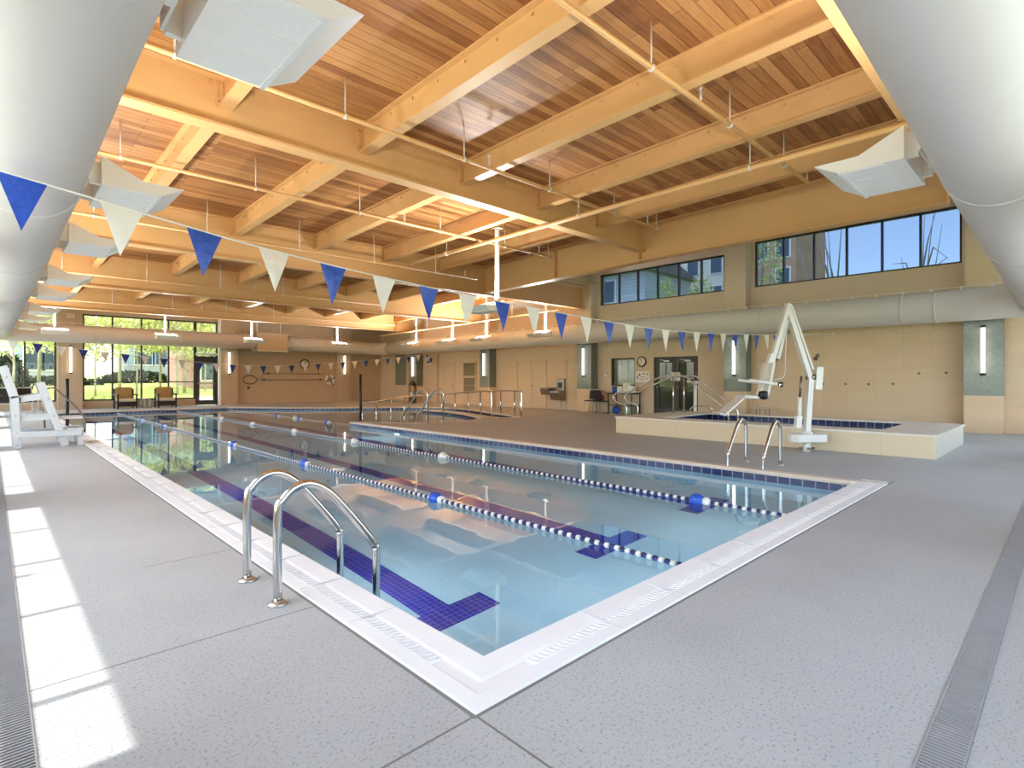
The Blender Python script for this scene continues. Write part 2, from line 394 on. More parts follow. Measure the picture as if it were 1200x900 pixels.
# ------------------------------------------------------------------ pool outline
NEAR = [(8.05, 14.3), (8.47, 13.65), (8.92, 13.06), (9.5, 12.86), (10.1, 12.84), (10.75, 12.95), (11.3, 13.25), (11.6, 13.6)]
DIVL = [(11.95, 14.3), (12.4, 15.4), (12.7, 16.5), (12.85, 17.5), (12.8, 18.6)]
DIVR = [(13.1, 18.6), (13.15, 17.5), (13.0, 16.4), (12.7, 15.3), (12.3, 14.2), (12.05, 13.2)]
RAMP = [(12.2, 12.85), (12.6, 12.75), (12.9, 13.2), (13.35, 14.4), (13.9, 16.1), (14.4, 17.6), (14.6, 18.8), (14.3, 20.0), (13.5, 21.1), (12.2, 22.1), (10.8, 23.0), (9.5, 24.2), (8.5, 25.5), (7.66, 26.4)]
POOL = [(1.63, 26.4), (1.63, 1.88), (7.66, 1.88), (7.66, 14.8)]+NEAR+DIVL+DIVR+RAMP
def edge_w(i):
    return 0.31 if i in (0, 1) else 0.13
def offset_poly(poly, wf):
    n = len(poly); out = []
    def line(i):
        a = Vector(poly[i]); b = Vector(poly[(i+1) % n]); d = (b-a).normalized(); nn = Vector((d.y, -d.x))
        return a+nn*wf(i), d
    for i in range(n):
        p, d = line((i-1) % n); q, e = line(i)
        cr = d.x*e.y-d.y*e.x
        if abs(cr) < 0.02: out.append(tuple(q)); continue
        t = ((q.x-p.x)*e.y-(q.y-p.y)*e.x)/cr; out.append(tuple(p+d*t))
    return out
OUT = offset_poly(POOL, edge_w)
SPA_O = (10.69, 13.76, 1.53, 7.55); SPA_I = (11.25, 13.45, 2.35, 6.6)

def fill2d(mb, outer, holes, z):
    loops = [[Vector((p[0], p[1], 0)) for p in outer]]+[[Vector((p[0], p[1], 0)) for p in h] for h in holes]
    flat = [p for l in loops for p in l]
    mb.add([(p.x, p.y, z) for p in flat], [tuple(t) for t in tessellate_polygon(loops)])

# floor
f = MB()
fill2d(f, [(XL-0.35, YN-0.35), (XR+0.35, YN-0.35), (XR+0.35, YF+0.35), (XL-0.35, YF+0.35)], [OUT], 0.0)
fl = struct(f, 'floor', M['deck'])

# pool basin: walls, floor, ramp and lane lines
b = MB()
n = len(POOL)
for i in range(n):
    (x0, y0), (x1, y1) = POOL[i], POOL[(i+1) % n]
    b.cur = 0; b.add([(x0, y0, -0.03), (x1, y1, -0.03), (x1, y1, -0.21), (x0, y0, -0.21)], [(0, 1, 2, 3)])
    b.m[-1] = 0 if abs(y1-y0) > abs(x1-x0) else 1
    b.cur = 2; b.add([(x0, y0, -0.21), (x1, y1, -0.21), (x1, y1, -1.15), (x0, y0, -1.15)], [(0, 1, 2, 3)])
b.cur = 2; fill2d(b, POOL, [], -1.15)
basin = struct(b, 'pool_basin', [M['band_y'], M['band_x'], M['plaster']], fix=False)
for x in (2.5, 4.65, 6.67):
    l = MB(); l.box(x-0.13, x+0.13, 3.2, 25.1, -1.15, -1.144)
    l.box(x-0.45, x-0.13, 3.2, 3.46, -1.15, -1.144); l.box(x+0.13, x+0.45, 3.2, 3.46, -1.15, -1.144)
    l.box(x-0.45, x-0.13, 24.84, 25.1, -1.15, -1.144); l.box(x+0.13, x+0.45, 24.84, 25.1, -1.15, -1.144)
    l.build('lane_line', M['navytile'], basin)

# coping ring
c = MB()
for i in range(n):
    j = (i+1) % n
    a0, a1, o0, o1 = POOL[i], POOL[j], OUT[i], OUT[j]
    c.cur = 0 if i in (0, 1) else 1
    if i in (0, 1):
        prof = [(0.0, -0.03), (0.0, 0.0), (0.05, 0.012), (0.42, 0.006), (0.5, 0.0), (0.68, 0.0), (0.74, 0.014), (0.985, 0.012), (1.0, 0.0)]
    else:
        prof = [(-0.12, -0.045), (-0.16, -0.02), (-0.1, 0.006), (0.0, 0.01), (0.9, 0.01), (1.0, 0.0)]
    vs = []
    for t, z in prof:
        vs.append((a0[0]+(o0[0]-a0[0])*t, a0[1]+(o0[1]-a0[1])*t, z)); vs.append((a1[0]+(o1[0]-a1[0])*t, a1[1]+(o1[1]-a1[1])*t, z))
    c.add(vs, [(2*k, 2*k+1, 2*k+3, 2*k+2) for k in range(len(prof)-1)])
# ribs of the gutter grille and tile joints
c.cur = 0
y = 2.0
while y < 12:
    c.prism([(1.40, 0.0), (1.475, 0.0), (1.475, 0.005), (1.40, 0.017)], y-0.009, y+0.009, 'Y'); y += 0.036
x = 1.75
while x < 7.6:
    c.prism([(1.65, 0.0), (1.725, 0.0), (1.725, 0.005), (1.65, 0.017)], x-0.009, x+0.009, 'X'); x += 0.036
cop = struct(c, 'pool_coping', [M['coping'], M['edge']])
jm = plain('coping_joint_grout', (206, 204, 202), 0.8)
j = MB()
y = 2.6
while y < 26:
    j.box(1.335, 1.62, y-0.0018, y+0.0018, 0.0, 0.0145); y += 0.62
x = 2.3
while x < 8:
    j.box(x-0.0018, x+0.0018, 1.585, 1.87, 0.0, 0.0145); x += 0.62
j.build('joint_grout', jm, cop)
j = MB(); j.box(1.304, 1.32, 1.57, 26.4, 0.0, 0.002); j.box(1.304, 8.1, 1.556, 1.57, 0.0, 0.002); j.build('edge_sealant', plain('grey_joint_sealant', (128, 124, 116), 0.8), cop)

w = MB(); fill2d(w, POOL, [], -0.12)
tag(w.build('pool_water', M['water'], fix=False), 'calm clear teal water filling the lap pool and its rounded bay', 'water', kind='stuff')
bpy.context.view_layer.update()

# underwater lights: one in the right wall, unseen extras added to brighten the water
def pool_light(label, loc, rz):
    t = thing('pool_light', label, 'underwater light', loc, rz, 'underwater pool lights')      # local: faces +x
    MB().lathe([(0.14, 0.0), (0.14, 0.02), (0.11, 0.03)], (0, 0, 0), 20, 'X').build('bezel', M['chrome'], t)
    MB().lathe([(0.105, 0.028), (0.08, 0.04), (0.02, 0.046)], (0, 0, 0), 20, 'X').build('lens', M['poollens'], t)
    ld = bpy.data.lights.new('pool_lamp', 'AREA'); ld.shape = 'DISK'; ld.size = 0.2; ld.energy = 11; ld.color = (0.86, 0.95, 1.0)
    lo = bpy.data.objects.new('pool_lamp', ld); COL.objects.link(lo); lo.parent = t; lo.location = (0.055, 0, 0); lo.rotation_euler = Vector((1, 0, -0.1)).to_track_quat('-Z', 'Y').to_euler()

for k, y in enumerate((3.9, 8.2, 12.5, 17.0, 22.0)): pool_light('%s added unseen fill light from the camera in the left pool wall' % ordinal(k), (1.632, y, -0.55), 0)
for k, x in enumerate((3.6, 5.7)): pool_light('%s added unseen fill light in the near pool wall' % ('left', 'right')[k], (x, 1.882, -0.55), PI/2)
pool_light('underwater light glowing in the right pool wall', (7.658, 12.2, -0.55), PI)
# drains in the deck
def grate(name, x0, x1, y0, y1, label, along):
    t = thing(name, label, 'drain', ((x0+x1)/2, (y0+y1)/2, 0))
    o = ((x0+x1)/2, (y0+y1)/2, 0)
    g = MB(); g.box(x0, x1, y0, y1, 0.0005, 0.002); g.build('channel', M['black'], t, o)
    g = MB()
    if along == 'Y':
        g.box(x0, x0+0.006, y0, y1, 0, 0.007); g.box(x1-0.006, x1, y0, y1, 0, 0.007)
        y = y0
        while y < y1: g.box(x0, x1, y, y+0.011, 0.002, 0.0065); y += 0.02
    else:
        g.box(x0, x1, y0, y0+0.006, 0, 0.007); g.box(x0, x1, y1-0.006, y1, 0, 0.007)
        x = x0
        while x < x1: g.box(x, x+0.011, y0, y1, 0.002, 0.0065); x += 0.02
    g.build('slotted_grate', plain('pale_grate_plastic', (158, 158, 160), 0.5), t, o)
grate('trench_drain', -0.06, 0.115, 0.4, 27.5, 'narrow slotted drain in the deck along the left window wall', 'Y')
grate('trench_drain', 0.6, 15.8, 0.25, 0.37, 'narrow slotted drain in the deck running along the near wall at right', 'X')

# ------------------------------------------------------------------ walls
def wall_grid(name, mat, axis, at, thick, u0, u1, z0, z1, holes):
    us = sorted({u0, u1}|{h[0] for h in holes}|{h[1] for h in holes}); zs = sorted({z0, z1}|{h[2] for h in holes}|{h[3] for h in holes})
    m = MB()
    for a, bb in zip(us, us[1:]):
        for p, q in zip(zs, zs[1:]):
            cu, cz = (a+bb)/2, (p+q)/2
            if any(h[0] < cu < h[1] and h[2] < cz < h[3] for h in holes): continue
            if axis == 'X': m.box(min(at, at+thick), max(at, at+thick), a, bb, p, q)
            else: m.box(a, bb, min(at, at+thick), max(at, at+thick), p, q)
    return struct(m, name, mat)
def window(name, axis, at, u0, u1, z0, z1, vm, hm, fw=0.06, dep=0.1, gm='glass', fm='frame'):
    m = MB()
    def bx(a, bb, p, q, d=dep):
        if axis == 'X': m.box(at-d/2, at+d/2, a, bb, p, q)
        else: m.box(a, bb, at-d/2, at+d/2, p, q)
    bx(u0, u0+fw, z0, z1); bx(u1-fw, u1, z0, z1); bx(u0+fw, u1-fw, z0, z0+fw); bx(u0+fw, u1-fw, z1-fw, z1)
    for v in vm: bx(v-fw/2, v+fw/2, z0+fw, z1-fw)
    for h in hm: bx(u0+fw, u1-fw, h-fw*0.35, h+fw*0.35, dep*0.8)
    o = struct(m, name, M[fm])
    g = MB()
    if axis == 'X': g.box(at-0.004, at+0.004, u0+0.02, u1-0.02, z0+0.02, z1-0.02)
    else: g.box(u0+0.02, u1-0.02, at-0.004, at+0.004, z0+0.02, z1-0.02)
    p = g.build('pane', M[gm], o)
    return o

HL = 5.3
# left wall with tall glazing between pilasters
LCOL = [1.75, 7.62, 13.49, 19.36, 25.23]
holes = [(LCOL[i]+0.45, LCOL[i+1]-0.45, 0.33, 4.0) for i in range(4)]+[(LCOL[4]+0.45, 28.7, 0.33, 4.0), (-0.2, 1.3, 0.33, 4.0)]
wall_grid('wall_left', M['wall'], 'X', XL, -0.3, YN-0.3, YF+0.3, 0, HL, holes)
for k, h in enumerate(holes):
    if k < 4: vm = [h[0]+0.61+1.085*i for i in range(4)]
    elif k == 4: vm = [h[0]+1.0, h[0]+2.0]
    else: vm = [0.55]
    window('window_%d' % (k+1), 'X', XL-0.1, h[0], h[1], h[2], h[3], vm, [1.13, 2.62], 0.05)
pl = MB()
for y in LCOL: pl.box(XL, XL+0.35, y-0.35, y+0.35, 0, zd(y))
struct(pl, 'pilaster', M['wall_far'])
# near wall out of view, its windows added for fill light
holes = [(0.6, 5.0, 0.33, 4.0), (6.2, 10.6, 0.33, 4.0), (11.8, 16.2, 0.33, 4.0)]
wall_grid('wall_near', M['wall'], 'Y', YN, -0.3, XL-0.3, XR+0.3, 0, 6.0, holes)
for k, h in enumerate(holes):
    window('window_%d' % (k+7), 'Y', YN-0.1, h[0], h[1], h[2], h[3], [h[0]+1.1*i for i in (1, 2, 3)], [1.13, 2.62], 0.05)
# far wall
holes = [(XL+0.25, 1.97, 0.33, 4.02), (2.83, 7.06, 0.33, 4.02), (7.06, 8.03, 0.0, 4.02)]
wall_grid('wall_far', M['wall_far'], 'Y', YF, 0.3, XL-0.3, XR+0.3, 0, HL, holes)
window('window_10', 'Y', YF+0.08, XL+0.25, 1.97, 0.33, 4.02, [0.05, 1.01], [1.13, 2.95], 0.06, gm='softtint')
window('window_11', 'Y', YF+0.08, 2.83, 7.06, 0.33, 4.02, [3.86, 4.92, 5.97], [1.13, 2.95], 0.06, gm='softtint')
window('window_12', 'Y', YF+0.08, 7.06, 8.03, 2.3, 4.02, [], [2.95], 0.06, gm='softtint')
d = MB()
d.box(7.06, 7.12, YF+0.02, YF+0.14, 0, 2.3); d.box(7.97, 8.03, YF+0.02, YF+0.14, 0, 2.3); d.box(7.12, 7.97, YF+0.02, YF+0.14, 2.14, 2.3)
d.box(7.12, 7.25, YF+0.05, YF+0.1, 0.02, 2.14); d.box(7.84, 7.97, YF+0.05, YF+0.1, 0.02, 2.14); d.box(7.25, 7.84, YF+0.05, YF+0.1, 0.02, 0.22); d.box(7.25, 7.84, YF+0.05, YF+0.1, 2.0, 2.14)
dr = struct(d, 'door_1', M['frame'])
MB().box(7.25, 7.84, YF+0.07, YF+0.08, 0.22, 2.0).build('pane', M['glass'], dr)
MB().tube([(7.15, YF-0.0, 1.05), (7.94, YF-0.0, 1.05)], 0.018, 8).build('push_bar', M['dullsteel'], dr)
hd = MB(); hd.box(7.06, 8.03, YF-0.04, YF+0.02, 2.42, 2.5); struct(hd, 'trim_1', M['white'])
ct = MB(); ct.box(8.03, 8.1, YF-0.3, YF, 0, 4.3); struct(ct, 'trim_2', M['white'])
for k, (x0, x1) in enumerate([(2.01, 2.8), (8.1, 8.87), (14.07, 14.9)]):
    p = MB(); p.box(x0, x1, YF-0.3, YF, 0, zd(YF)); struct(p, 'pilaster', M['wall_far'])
# rail line on the far wall
t = MB(); t.box(8.87, 14.07, YF-0.02, YF, 0.98, 1.02); t.box(14.9, XR, YF-0.02, YF, 1.0, 1.04); struct(t, 'trim_3', M['wall_far'])

# right wall
CL1 = (1.92, 6.88, 4.09, 5.5); CL2 = (7.84, 12.76, 4.09, 5.27)
DD = (8.73, 10.41, 0.0, 2.04); OW = (11.19, 12.25, 1.0, 2.04)
wall_grid('wall_right', M['wall'], 'X', XR, 0.3, YN-0.3, YF+0.3, 0, 6.0, [CL1, CL2, DD, OW])
window('window_13', 'X', XR+0.12, *CL1, [1.92+0.827*i for i in range(1, 6)], [], 0.05, gm='tinted')
window('window_14', 'X', XR+0.12, *CL2, [7.84+0.82*i for i in range(1, 6)], [], 0.05, gm='tinted')
window('window_15', 'X', XR+0.1, *OW, [], [], 0.05)
# shower area tiling + lower wall rail
t = MB(); t.box(XR-0.012, XR, YN, 7.67, 0.0, 2.9); struct(t, 'trim_4', M['walltile'])
t = MB(); t.box(XR-0.02, XR, 14.75, 15.4, 0.0, 1.0); t.box(XR-0.02, XR, 17.5, YF, 0.93, 0.97); struct(t, 'trim_5', M['wall'])
for y in COLY:
    p = MB(); p.box(XC+0.02, XR, y-0.33, y+0.33, 0, 6.0 if y < 13 else zd(y))
    p.cur = 1; p.box(XC, XR, y-0.35, y+0.35, 0.0, 0.88)
    p.cur = 2; p.add([(XC, y-0.35, 0.88), (XC, y+0.35, 0.88), (XC, y+0.35, 2.66), (XC, y-0.35, 2.66)], [(0, 1, 2, 3)])
    p.cur = 3
    for q in (y-0.35, y+0.35): p.add([(XC, q, 0.88), (XR, q, 0.88), (XR, q, 2.66), (XC, q, 2.66)], [(0, 1, 2, 3)])
    p.cur = 0; p.add([(XC, y-0.35, 2.66), (XC, y+0.35, 2.66), (XR, y+0.35, 2.66), (XR, y-0.35, 2.66)], [(0, 1, 2, 3)])
    struct(p, 'pilaster', [M['wall'], M['walltile'], M['greentile'], M['greentile_shaded']])
t = MB(); t.box(XR-0.03, XR, 26.3, 27.4, 0.92, 2.62); struct(t, 'trim_6', M['greentile'])
t = MB(); t.box(XR-0.05, XR, 25.9, 26.0, 0, 2.6); t.box(XR-0.05, XR, 23.2, 23.35, 0, 2.6); struct(t, 'trim_7', M['wall_far'])

# double glass door in the right wall
d = MB(); x0, x1 = XR+0.05, XR+0.13
d.box(x0-0.03, x1+0.03, 8.73, 8.79, 0, 2.04); d.box(x0-0.03, x1+0.03, 10.35, 10.41, 0, 2.04); d.box(x0-0.03, x1+0.03, 8.79, 10.35, 1.97, 2.04)
dd = struct(d, 'door_2', M['frame'])
for (a, bb, h) in ((8.79, 9.565, 9.5), (9.575, 10.35, 9.64)):
    lf = MB(); lf.box(x0, x0+0.05, a, a+0.12, 0.01, 1.97); lf.box(x0, x0+0.05, bb-0.12, bb, 0.01, 1.97); lf.box(x0, x0+0.05, a+0.12, bb-0.12, 0.01, 0.24); lf.box(x0, x0+0.05, a+0.12, bb-0.12, 1.84, 1.97)
    leaf = lf.build('door_leaf', M['frame'], dd)
    MB().box(x0+0.02, x0+0.028, a+0.12, bb-0.12, 0.24, 1.84).build('pane', M['glass'], leaf)
    MB().tube([(x0-0.05, a+0.06, 0.98), (x0-0.05, bb-0.06, 0.98)], 0.018, 8).box(x0-0.06, x0, a+0.05, a+0.09, 0.96, 1.0).box(x0-0.06, x0, bb-0.09, bb-0.05, 0.96, 1.0).build('push_bar', M['dullsteel'], leaf)
    MB().box(x0-0.06, x0, a+0.2, a+0.42, 1.86, 1.92).bar((x0-0.03, a+0.3, 1.9), (x0-0.1, a+0.55, 1.94), 0.02, 0.02).build('door_closer', M['dullsteel'], leaf)
    MB().box(x0-0.005, x0+0.0, h-0.1, h+0.1, 1.2, 1.5).build('paper_notice', M['paper'], leaf)
# rooms behind the doors and the office window
r = MB()
r.box(XR+0.3, 21, 7.9, 8.0, 0, 2.8); r.box(XR+0.3, 21, 10.95, 11.05, 0, 2.8); r.box(21, 21.1, 7.9, 11.05, 0, 2.8); r.box(XR+0.3, 21, 7.9, 11.05, 2.8, 2.9); r.box(XR+0.3, 21, 7.9, 11.05, -0.1, 0.0)
r.box(XR+0.3, 19.5, 12.6, 12.7, 0, 2.8); r.box(19.5, 19.6, 11.05, 12.7, 0, 2.8); r.box(XR+0.3, 19.5, 11.05, 12.7, 2.8, 2.9); r.box(XR+0.3, 19.5, 11.05, 12.7, -0.1, 0.0)
struct(r, 'wall_corridor', plain('corridor_green_grey_paint', (150, 158, 132), 0.7))
t = MB(); t.box(20.9, 20.99, 8.5, 9.3, 0, 2.1); struct(t, 'door_3', M['louver'])
for (x, y) in ((19.0, 9.5), (18.4, 11.9)):  # unseen lamps added to light the rooms behind
    a = thing('fill_light_panel', 'unseen ceiling panel added to light the %s behind the right wall' % ('corridor' if y < 11 else 'office'), 'light', (x, y, 2.8))
    MB().box(-0.3, 0.3, -0.3, 0.3, -0.03, 0).build('frame', M['white'], a); MB().box(-0.27, 0.27, -0.27, 0.27, -0.035, -0.03).build('diffuser', M['roomfill'], a)
v = thing('vertical_blind', 'pale grey vertical blind hanging inside the office window beside the clock', 'blind', (XR+0.2, 11.7, 2.0))
for i in range(7):
    MB().bar((0, -0.48+i*0.125, 0), (0, -0.48+i*0.125, -0.96), 0.10, 0.006, (1, 0.5, 0)).build('slat', M['blind'], v)
MB().box(-0.02, 0.02, -0.5, 0.5, -0.02, 0.02).build('head_rail', M['white'], v)

# painted service doors on the right wall
def slab_door(name, y0, y1, z1, leaves, knob=True, label=None):
    m = MB(); m.box(XR-0.03, XR, y0-0.06, y0, 0, z1+0.06); m.box(XR-0.03, XR, y1, y1+0.06, 0, z1+0.06); m.box(XR-0.03, XR, y0-0.06, y1+0.06, z1, z1+0.06)
    o = struct(m, name, M['door'])
    wl = (y1-y0)/leaves
    for i in range(leaves):
        lf = MB().box(XR-0.015, XR, y0+i*wl+0.006, y0+(i+1)*wl-0.006, 0.01, z1-0.004).build('door_leaf', M['door'], o, bevel=0.004)
        if i == 0 and knob:
            MB().tube([(XR-0.06, y1-wl*(leaves-1)-0.08 if leaves > 1 else y0+0.08, 0.98), (XR-0.015, y1-wl*(leaves-1)-0.08 if leaves > 1 else y0+0.08, 0.98)], 0.03, 10).build('door_handle', M['dullsteel'], lf)
    return o
slab_door('door_4', 15.6, 17.3, 2.03, 2)
slab_door('door_5', 13.56, 14.43, 2.03, 1)
slab_door('door_6', 21.9, 22.8, 2.03, 1)
lv = thing('louvered_vent', 'tall tan louvered vent grille on right wall beside the service door', 'vent', (XR, 20.66, 1.3))
MB().box(-0.04, 0, -0.52, -0.44, -0.82, 0.84).box(-0.04, 0, 0.44, 0.52, -0.82, 0.84).box(-0.04, 0, -0.44, 0.44, -0.82, -0.74).box(-0.04, 0, -0.44, 0.44, 0.76, 0.84).box(-0.04, 0, -0.44, 0.44, 0.02, 0.1).build('frame', M['door'], lv)
s_ = MB()
for i in range(40):
    z = -0.72+i*0.037
    if 0.0 < z < 0.1: continue
    s_.add([(-0.03, -0.44, z), (-0.03, 0.44, z), (-0.004, 0.44, z+0.03), (-0.004, -0.44, z+0.03)], [(0, 1, 2, 3)])
s_.build('louver_slats', M['louver'], lv)

# ------------------------------------------------------------------ roof
ce = MB()
def slab(x0, x1, y0, y1, z0, z1, th=0.12):
    vs = [(x0, y0, z0), (x1, y0, z0), (x1, y1, z1), (x0, y1, z1), (x0, y0, z0+th), (x1, y0, z0+th), (x1, y1, z1+th), (x0, y1, z1+th)]
    ce.add(vs, [(0, 1, 2, 3), (7, 6, 5, 4), (0, 4, 5, 1), (1, 5, 6, 2), (2, 6, 7, 3), (3, 7, 4, 0)])
slab(XL-0.35, XB+0.12, YN-0.35, 13.4, zd(YN-0.35), zd(13.4))
slab(XL-0.35, XR+0.35, 13.4, YF+0.35, zd(13.4), zd(YF+0.35))
struct(ce, 'ceiling', M['wood'])
ce = MB(); slab(XB-0.1, XR+0.35, YN-0.35, 13.5, 6.0, 6.0)
struct(ce, 'ceiling', M['white'])  # out of view; made white to bounce light into the clerestory bay
u = MB(); u.box(XB-0.08, XB+0.1, YN-0.3, 13.45, 5.1, 6.0); u.box(XB+0.1, XR+0.3, 13.3, 13.45, 4.8, 6.0); struct(u, 'wall_upper', M['wall'])

def ibeam(mb, p0, p1, dep0, dep1, fw, tf=0.025, tw=0.02):
    # p0,p1: top centre points; depth at each end
    p0 = Vector(p0); p1 = Vector(p1); d = (p1-p0); d.z = 0; d.normalize(); a = Vector((d.y, -d.x, 0)); z = Vector((0, 0, 1))
    vs = []
    for p, D in ((p0, dep0), (p1, dep1)):
        for s, h in ((-fw/2, 0), (fw/2, 0), (fw/2, -tf), (tw/2, -tf), (tw/2, -D+tf), (fw/2, -D+tf), (fw/2, -D), (-fw/2, -D), (-fw/2, -D+tf), (-tw/2, -D+tf), (-tw/2, -tf), (-fw/2, -tf)):
            vs.append(p+a*s+z*h)
    fs = [(i, (i+1) % 12, (i+1) % 12+12, i+12) for i in range(12)]
    for o, rev in ((0, False), (12, True)):
        for q in ((0, 1, 2, 3, 10, 11), (3, 4, 9, 10), (4, 5, 6, 7, 8, 9)):
            q = tuple(o+i for i in q); fs.append(q[::-1] if rev else q)
    mb.add(vs, fs)
for k, (y, zb) in enumerate(GIRD):
    g = MB(); xe = XB if k < 2 else XR
    ibeam(g, (XL, y, zd(y)), (xe, y, zd(y)), zd(y)-zb, zd(y)-zb, 0.24, 0.03)
    for i in range(60):
        x = XL+0.2+i*0.5
        if x < xe-0.1: g.box(x-0.012, x+0.012, y-0.03, y-0.008, zd(y)-0.1, zd(y)-0.07)
    struct(g, 'roof_girder', M['beam'])
# clerestory beam in two lengths
g = MB(); ibeam(g, (XB, 1.49, zd(1.49)), (XB, 7.42, zd(7.42)), zd(1.49)-4.2, zd(7.42)-4.16, 0.26, 0.03)
g.box(XB-0.12, XB-0.01, 1.46, 1.49, 4.22, 5.1)
struct(g, 'roof_girder', M['beam'])
g = MB(); ibeam(g, (XB, 7.42, zd(7.42)), (XB, 13.3, zd(13.3)), zd(7.42)-4.15, zd(13.3)-4.02, 0.26, 0.03)
g.box(XB-0.12, XB-0.01, 10.2, 10.22, 4.12, 4.92); g.box(XB-0.12, XB-0.01, 7.44, 7.47, 4.18, 5.0)
struct(g, 'roof_girder', M['beam'])
# joists
def joist_mesh(ya, yb, depth=0.38):
    j = MB(); z0, z1 = zd(ya)-zd(ya), zd(yb)-zd(ya)
    ibeam(j, (0, 0, 0), (0, yb-ya, z1), depth, depth, 0.17, 0.02, 0.014)
    k = 0.3
    while k < yb-ya: j.box(-0.03, -0.007, k-0.012, k+0.012, -0.09-0.021*k, -0.06-0.021*k); k += 0.55
    return j
def plate_mesh(y, dz):
    p = MB(); p.box(-0.012, 0.09, y-0.006, y+0.006, -0.34+dz, -0.05+dz); p.box(-0.1, 0.0, y-0.006, y+0.006, -0.34+dz, -0.05+dz)
    for i in range(4):
        for s in (-0.075, 0.065):
            p.lathe([(0.014, 0), (0.014, 0.012)], (s, y-(0.018 if y > 0.5 else -0.006), -0.09-0.072*i+dz), 6, 'Y')
    return p
EDGES = [YN]+[g[0] for g in GIRD]+[YF]
first = {}
for bI in range(len(EDGES)-1):
    ya, yb = EDGES[bI]+0.011, EDGES[bI+1]-0.011
    xs = [0.2+1.92*i for i in range(6)]+([11.7, 13.6, 15.5] if ya > 13 else [])
    me = None
    for x in xs:
        if me is None:
            o = struct(joist_mesh(ya, yb), 'roof_joist', M['beam']); pm = []
            for yy, dz in ((0.006, 0), (yb-ya-0.006, zd(yb)-zd(ya))): pm.append(plate_mesh(yy, dz).build('bolted_plate', M['beam'], o))
            me = o
        else:
            o = me.copy(); COL.objects.link(o)
            for q in pm: c_ = q.copy(); COL.objects.link(c_); c_.parent = o
        o.location = (x, ya, zd(ya))

# ------------------------------------------------------------------ pipes
def pipe(label, pts, r, rods, heads, name='sprinkler_pipe'):
    base = pts[0]; t = thing(name, label, 'pipe', base, group='ceiling sprinkler pipes')
    m = MB(); m.tube(pts, r, 10); m.build('pipe', M['beam'], t, base)
    for p in rods:
        q = MB(); q.tube([p, (p[0], p[1], zd(p[1]))], 0.009, 6); q.lathe([(r+0.012, -0.015), (r+0.012, 0.015)], p, 10, 'Y' if abs(pts[-1][1]-pts[0][1]) > 3 else 'X'); q.build('hanger_rod', M['hanger'], t, base)
    for p in heads:
        q = MB(); q.tube([p, (p[0], p[1], p[2]+0.16)], 0.016, 8); q.lathe([(0.02, 0.16), (0.02, 0.2), (0.008, 0.21)], p, 8); q.build('sprinkler_head', M['hanger'], t, base)
RX = [1.35, 3.2, 5.1, 7.0, 8.9]
pipe('thin tan sprinkler pipe crossing the ceiling nearest the camera', [(0.2, 3.15, 4.6), (10.2, 3.15, 4.6)], 0.03, [(x, 3.15, 4.6) for x in RX], [(6.2, 3.15, 4.6), (9.95, 3.15, 4.6)])
pipe('thin tan sprinkler pipe crossing just in front of the nearest full-width girder', [(-0.3, 6.33, 4.55), (10.6, 6.33, 4.55)], 0.028, [(x, 6.33, 4.55) for x in RX+[10.45]], [(5.6, 6.33, 4.55), (10.1, 6.33, 4.55)])
pipe('thin tan sprinkler pipe crossing between the first two full-width girders', [(-0.3, 9.5, 4.45), (10.6, 9.5, 4.45)], 0.028, [(x, 9.5, 4.45) for x in RX+[10.45]], [(6.1, 9.5, 4.45), (10.1, 9.5, 4.45)])
pipe('short tan sprinkler pipe crossing in front of the deep second girder', [(-0.3, 12.3, 4.22), (10.4, 12.3, 4.22)], 0.028, [(x, 12.3, 4.22) for x in RX], [(9.95, 12.3, 4.22)])
pipe('thick tan sprinkler main running lengthwise below the ceiling joists', [(8.0, 0.2, 4.36), (8.0, 12.25, 4.31)], 0.042, [(8.0, 3.3, 4.35), (8.0, 6.5, 4.34), (8.0, 10.6, 4.32)], [])
pipe('tan sprinkler pipe running above the right duct towards the far corner', [(15.4, 13.5, 3.88), (15.4, 19.1, 3.74), (15.4, 26.5, 3.62)], 0.03, [(15.4, 16, 3.82), (15.4, 22, 3.69)], [])
pipe('tan sprinkler pipe crossing beyond the second girder at far end', [(-0.3, 18.2, 4.05), (10.6, 18.2, 4.05)], 0.028, [(x, 18.2, 4.05) for x in RX], [(6.1, 18.2, 4.05)])
pipe('tan sprinkler pipe crossing nearest the far wall', [(-0.3, 24.2, 4.0), (15.0, 24.2, 4.0)], 0.028, [(x, 24.2, 4.0) for x in RX], [(6.1, 24.2, 4.0)])

# ------------------------------------------------------------------ ducts
def duct(label, pts, R, seams, rail_dir, radii=None):
    base = tuple(pts[0]); t = thing('ventilation_duct', label, 'duct', base)
    P = fillet(pts, 0.7, 6)
    rr = R
    MB().tube(P, rr, 40).build('duct_tube', M['duct'], t, base)
    for p, ax in seams:
        MB().lathe([(R, -0.03), (R+0.010, -0.022), (R+0.010, 0.022), (R, 0.03)], p, 40, ax).build('seam_band', M['duct'], t, base)
    if rail_dir:
        a, bq = Vector(rail_dir[0]), Vector(rail_dir[1]); L = (bq-a).length
        m = MB(); m.tube([a, bq], 0.008, 6); m.build('suspension_cable', M['white'], t, base)
        k = 0.3; clip = None
        while k < L:
            p = a+(bq-a)*(k/L)
            if clip is None: clip = MB().box(-0.018, 0.018, -0.018, 0.018, -0.06, 0.012).build('cable_clip', M['white'], t); q = clip
            else: q = clip.copy(); COL.objects.link(q); q.parent = t
            q.location = p-Vector(base); k += 0.55
Zd = 2.98
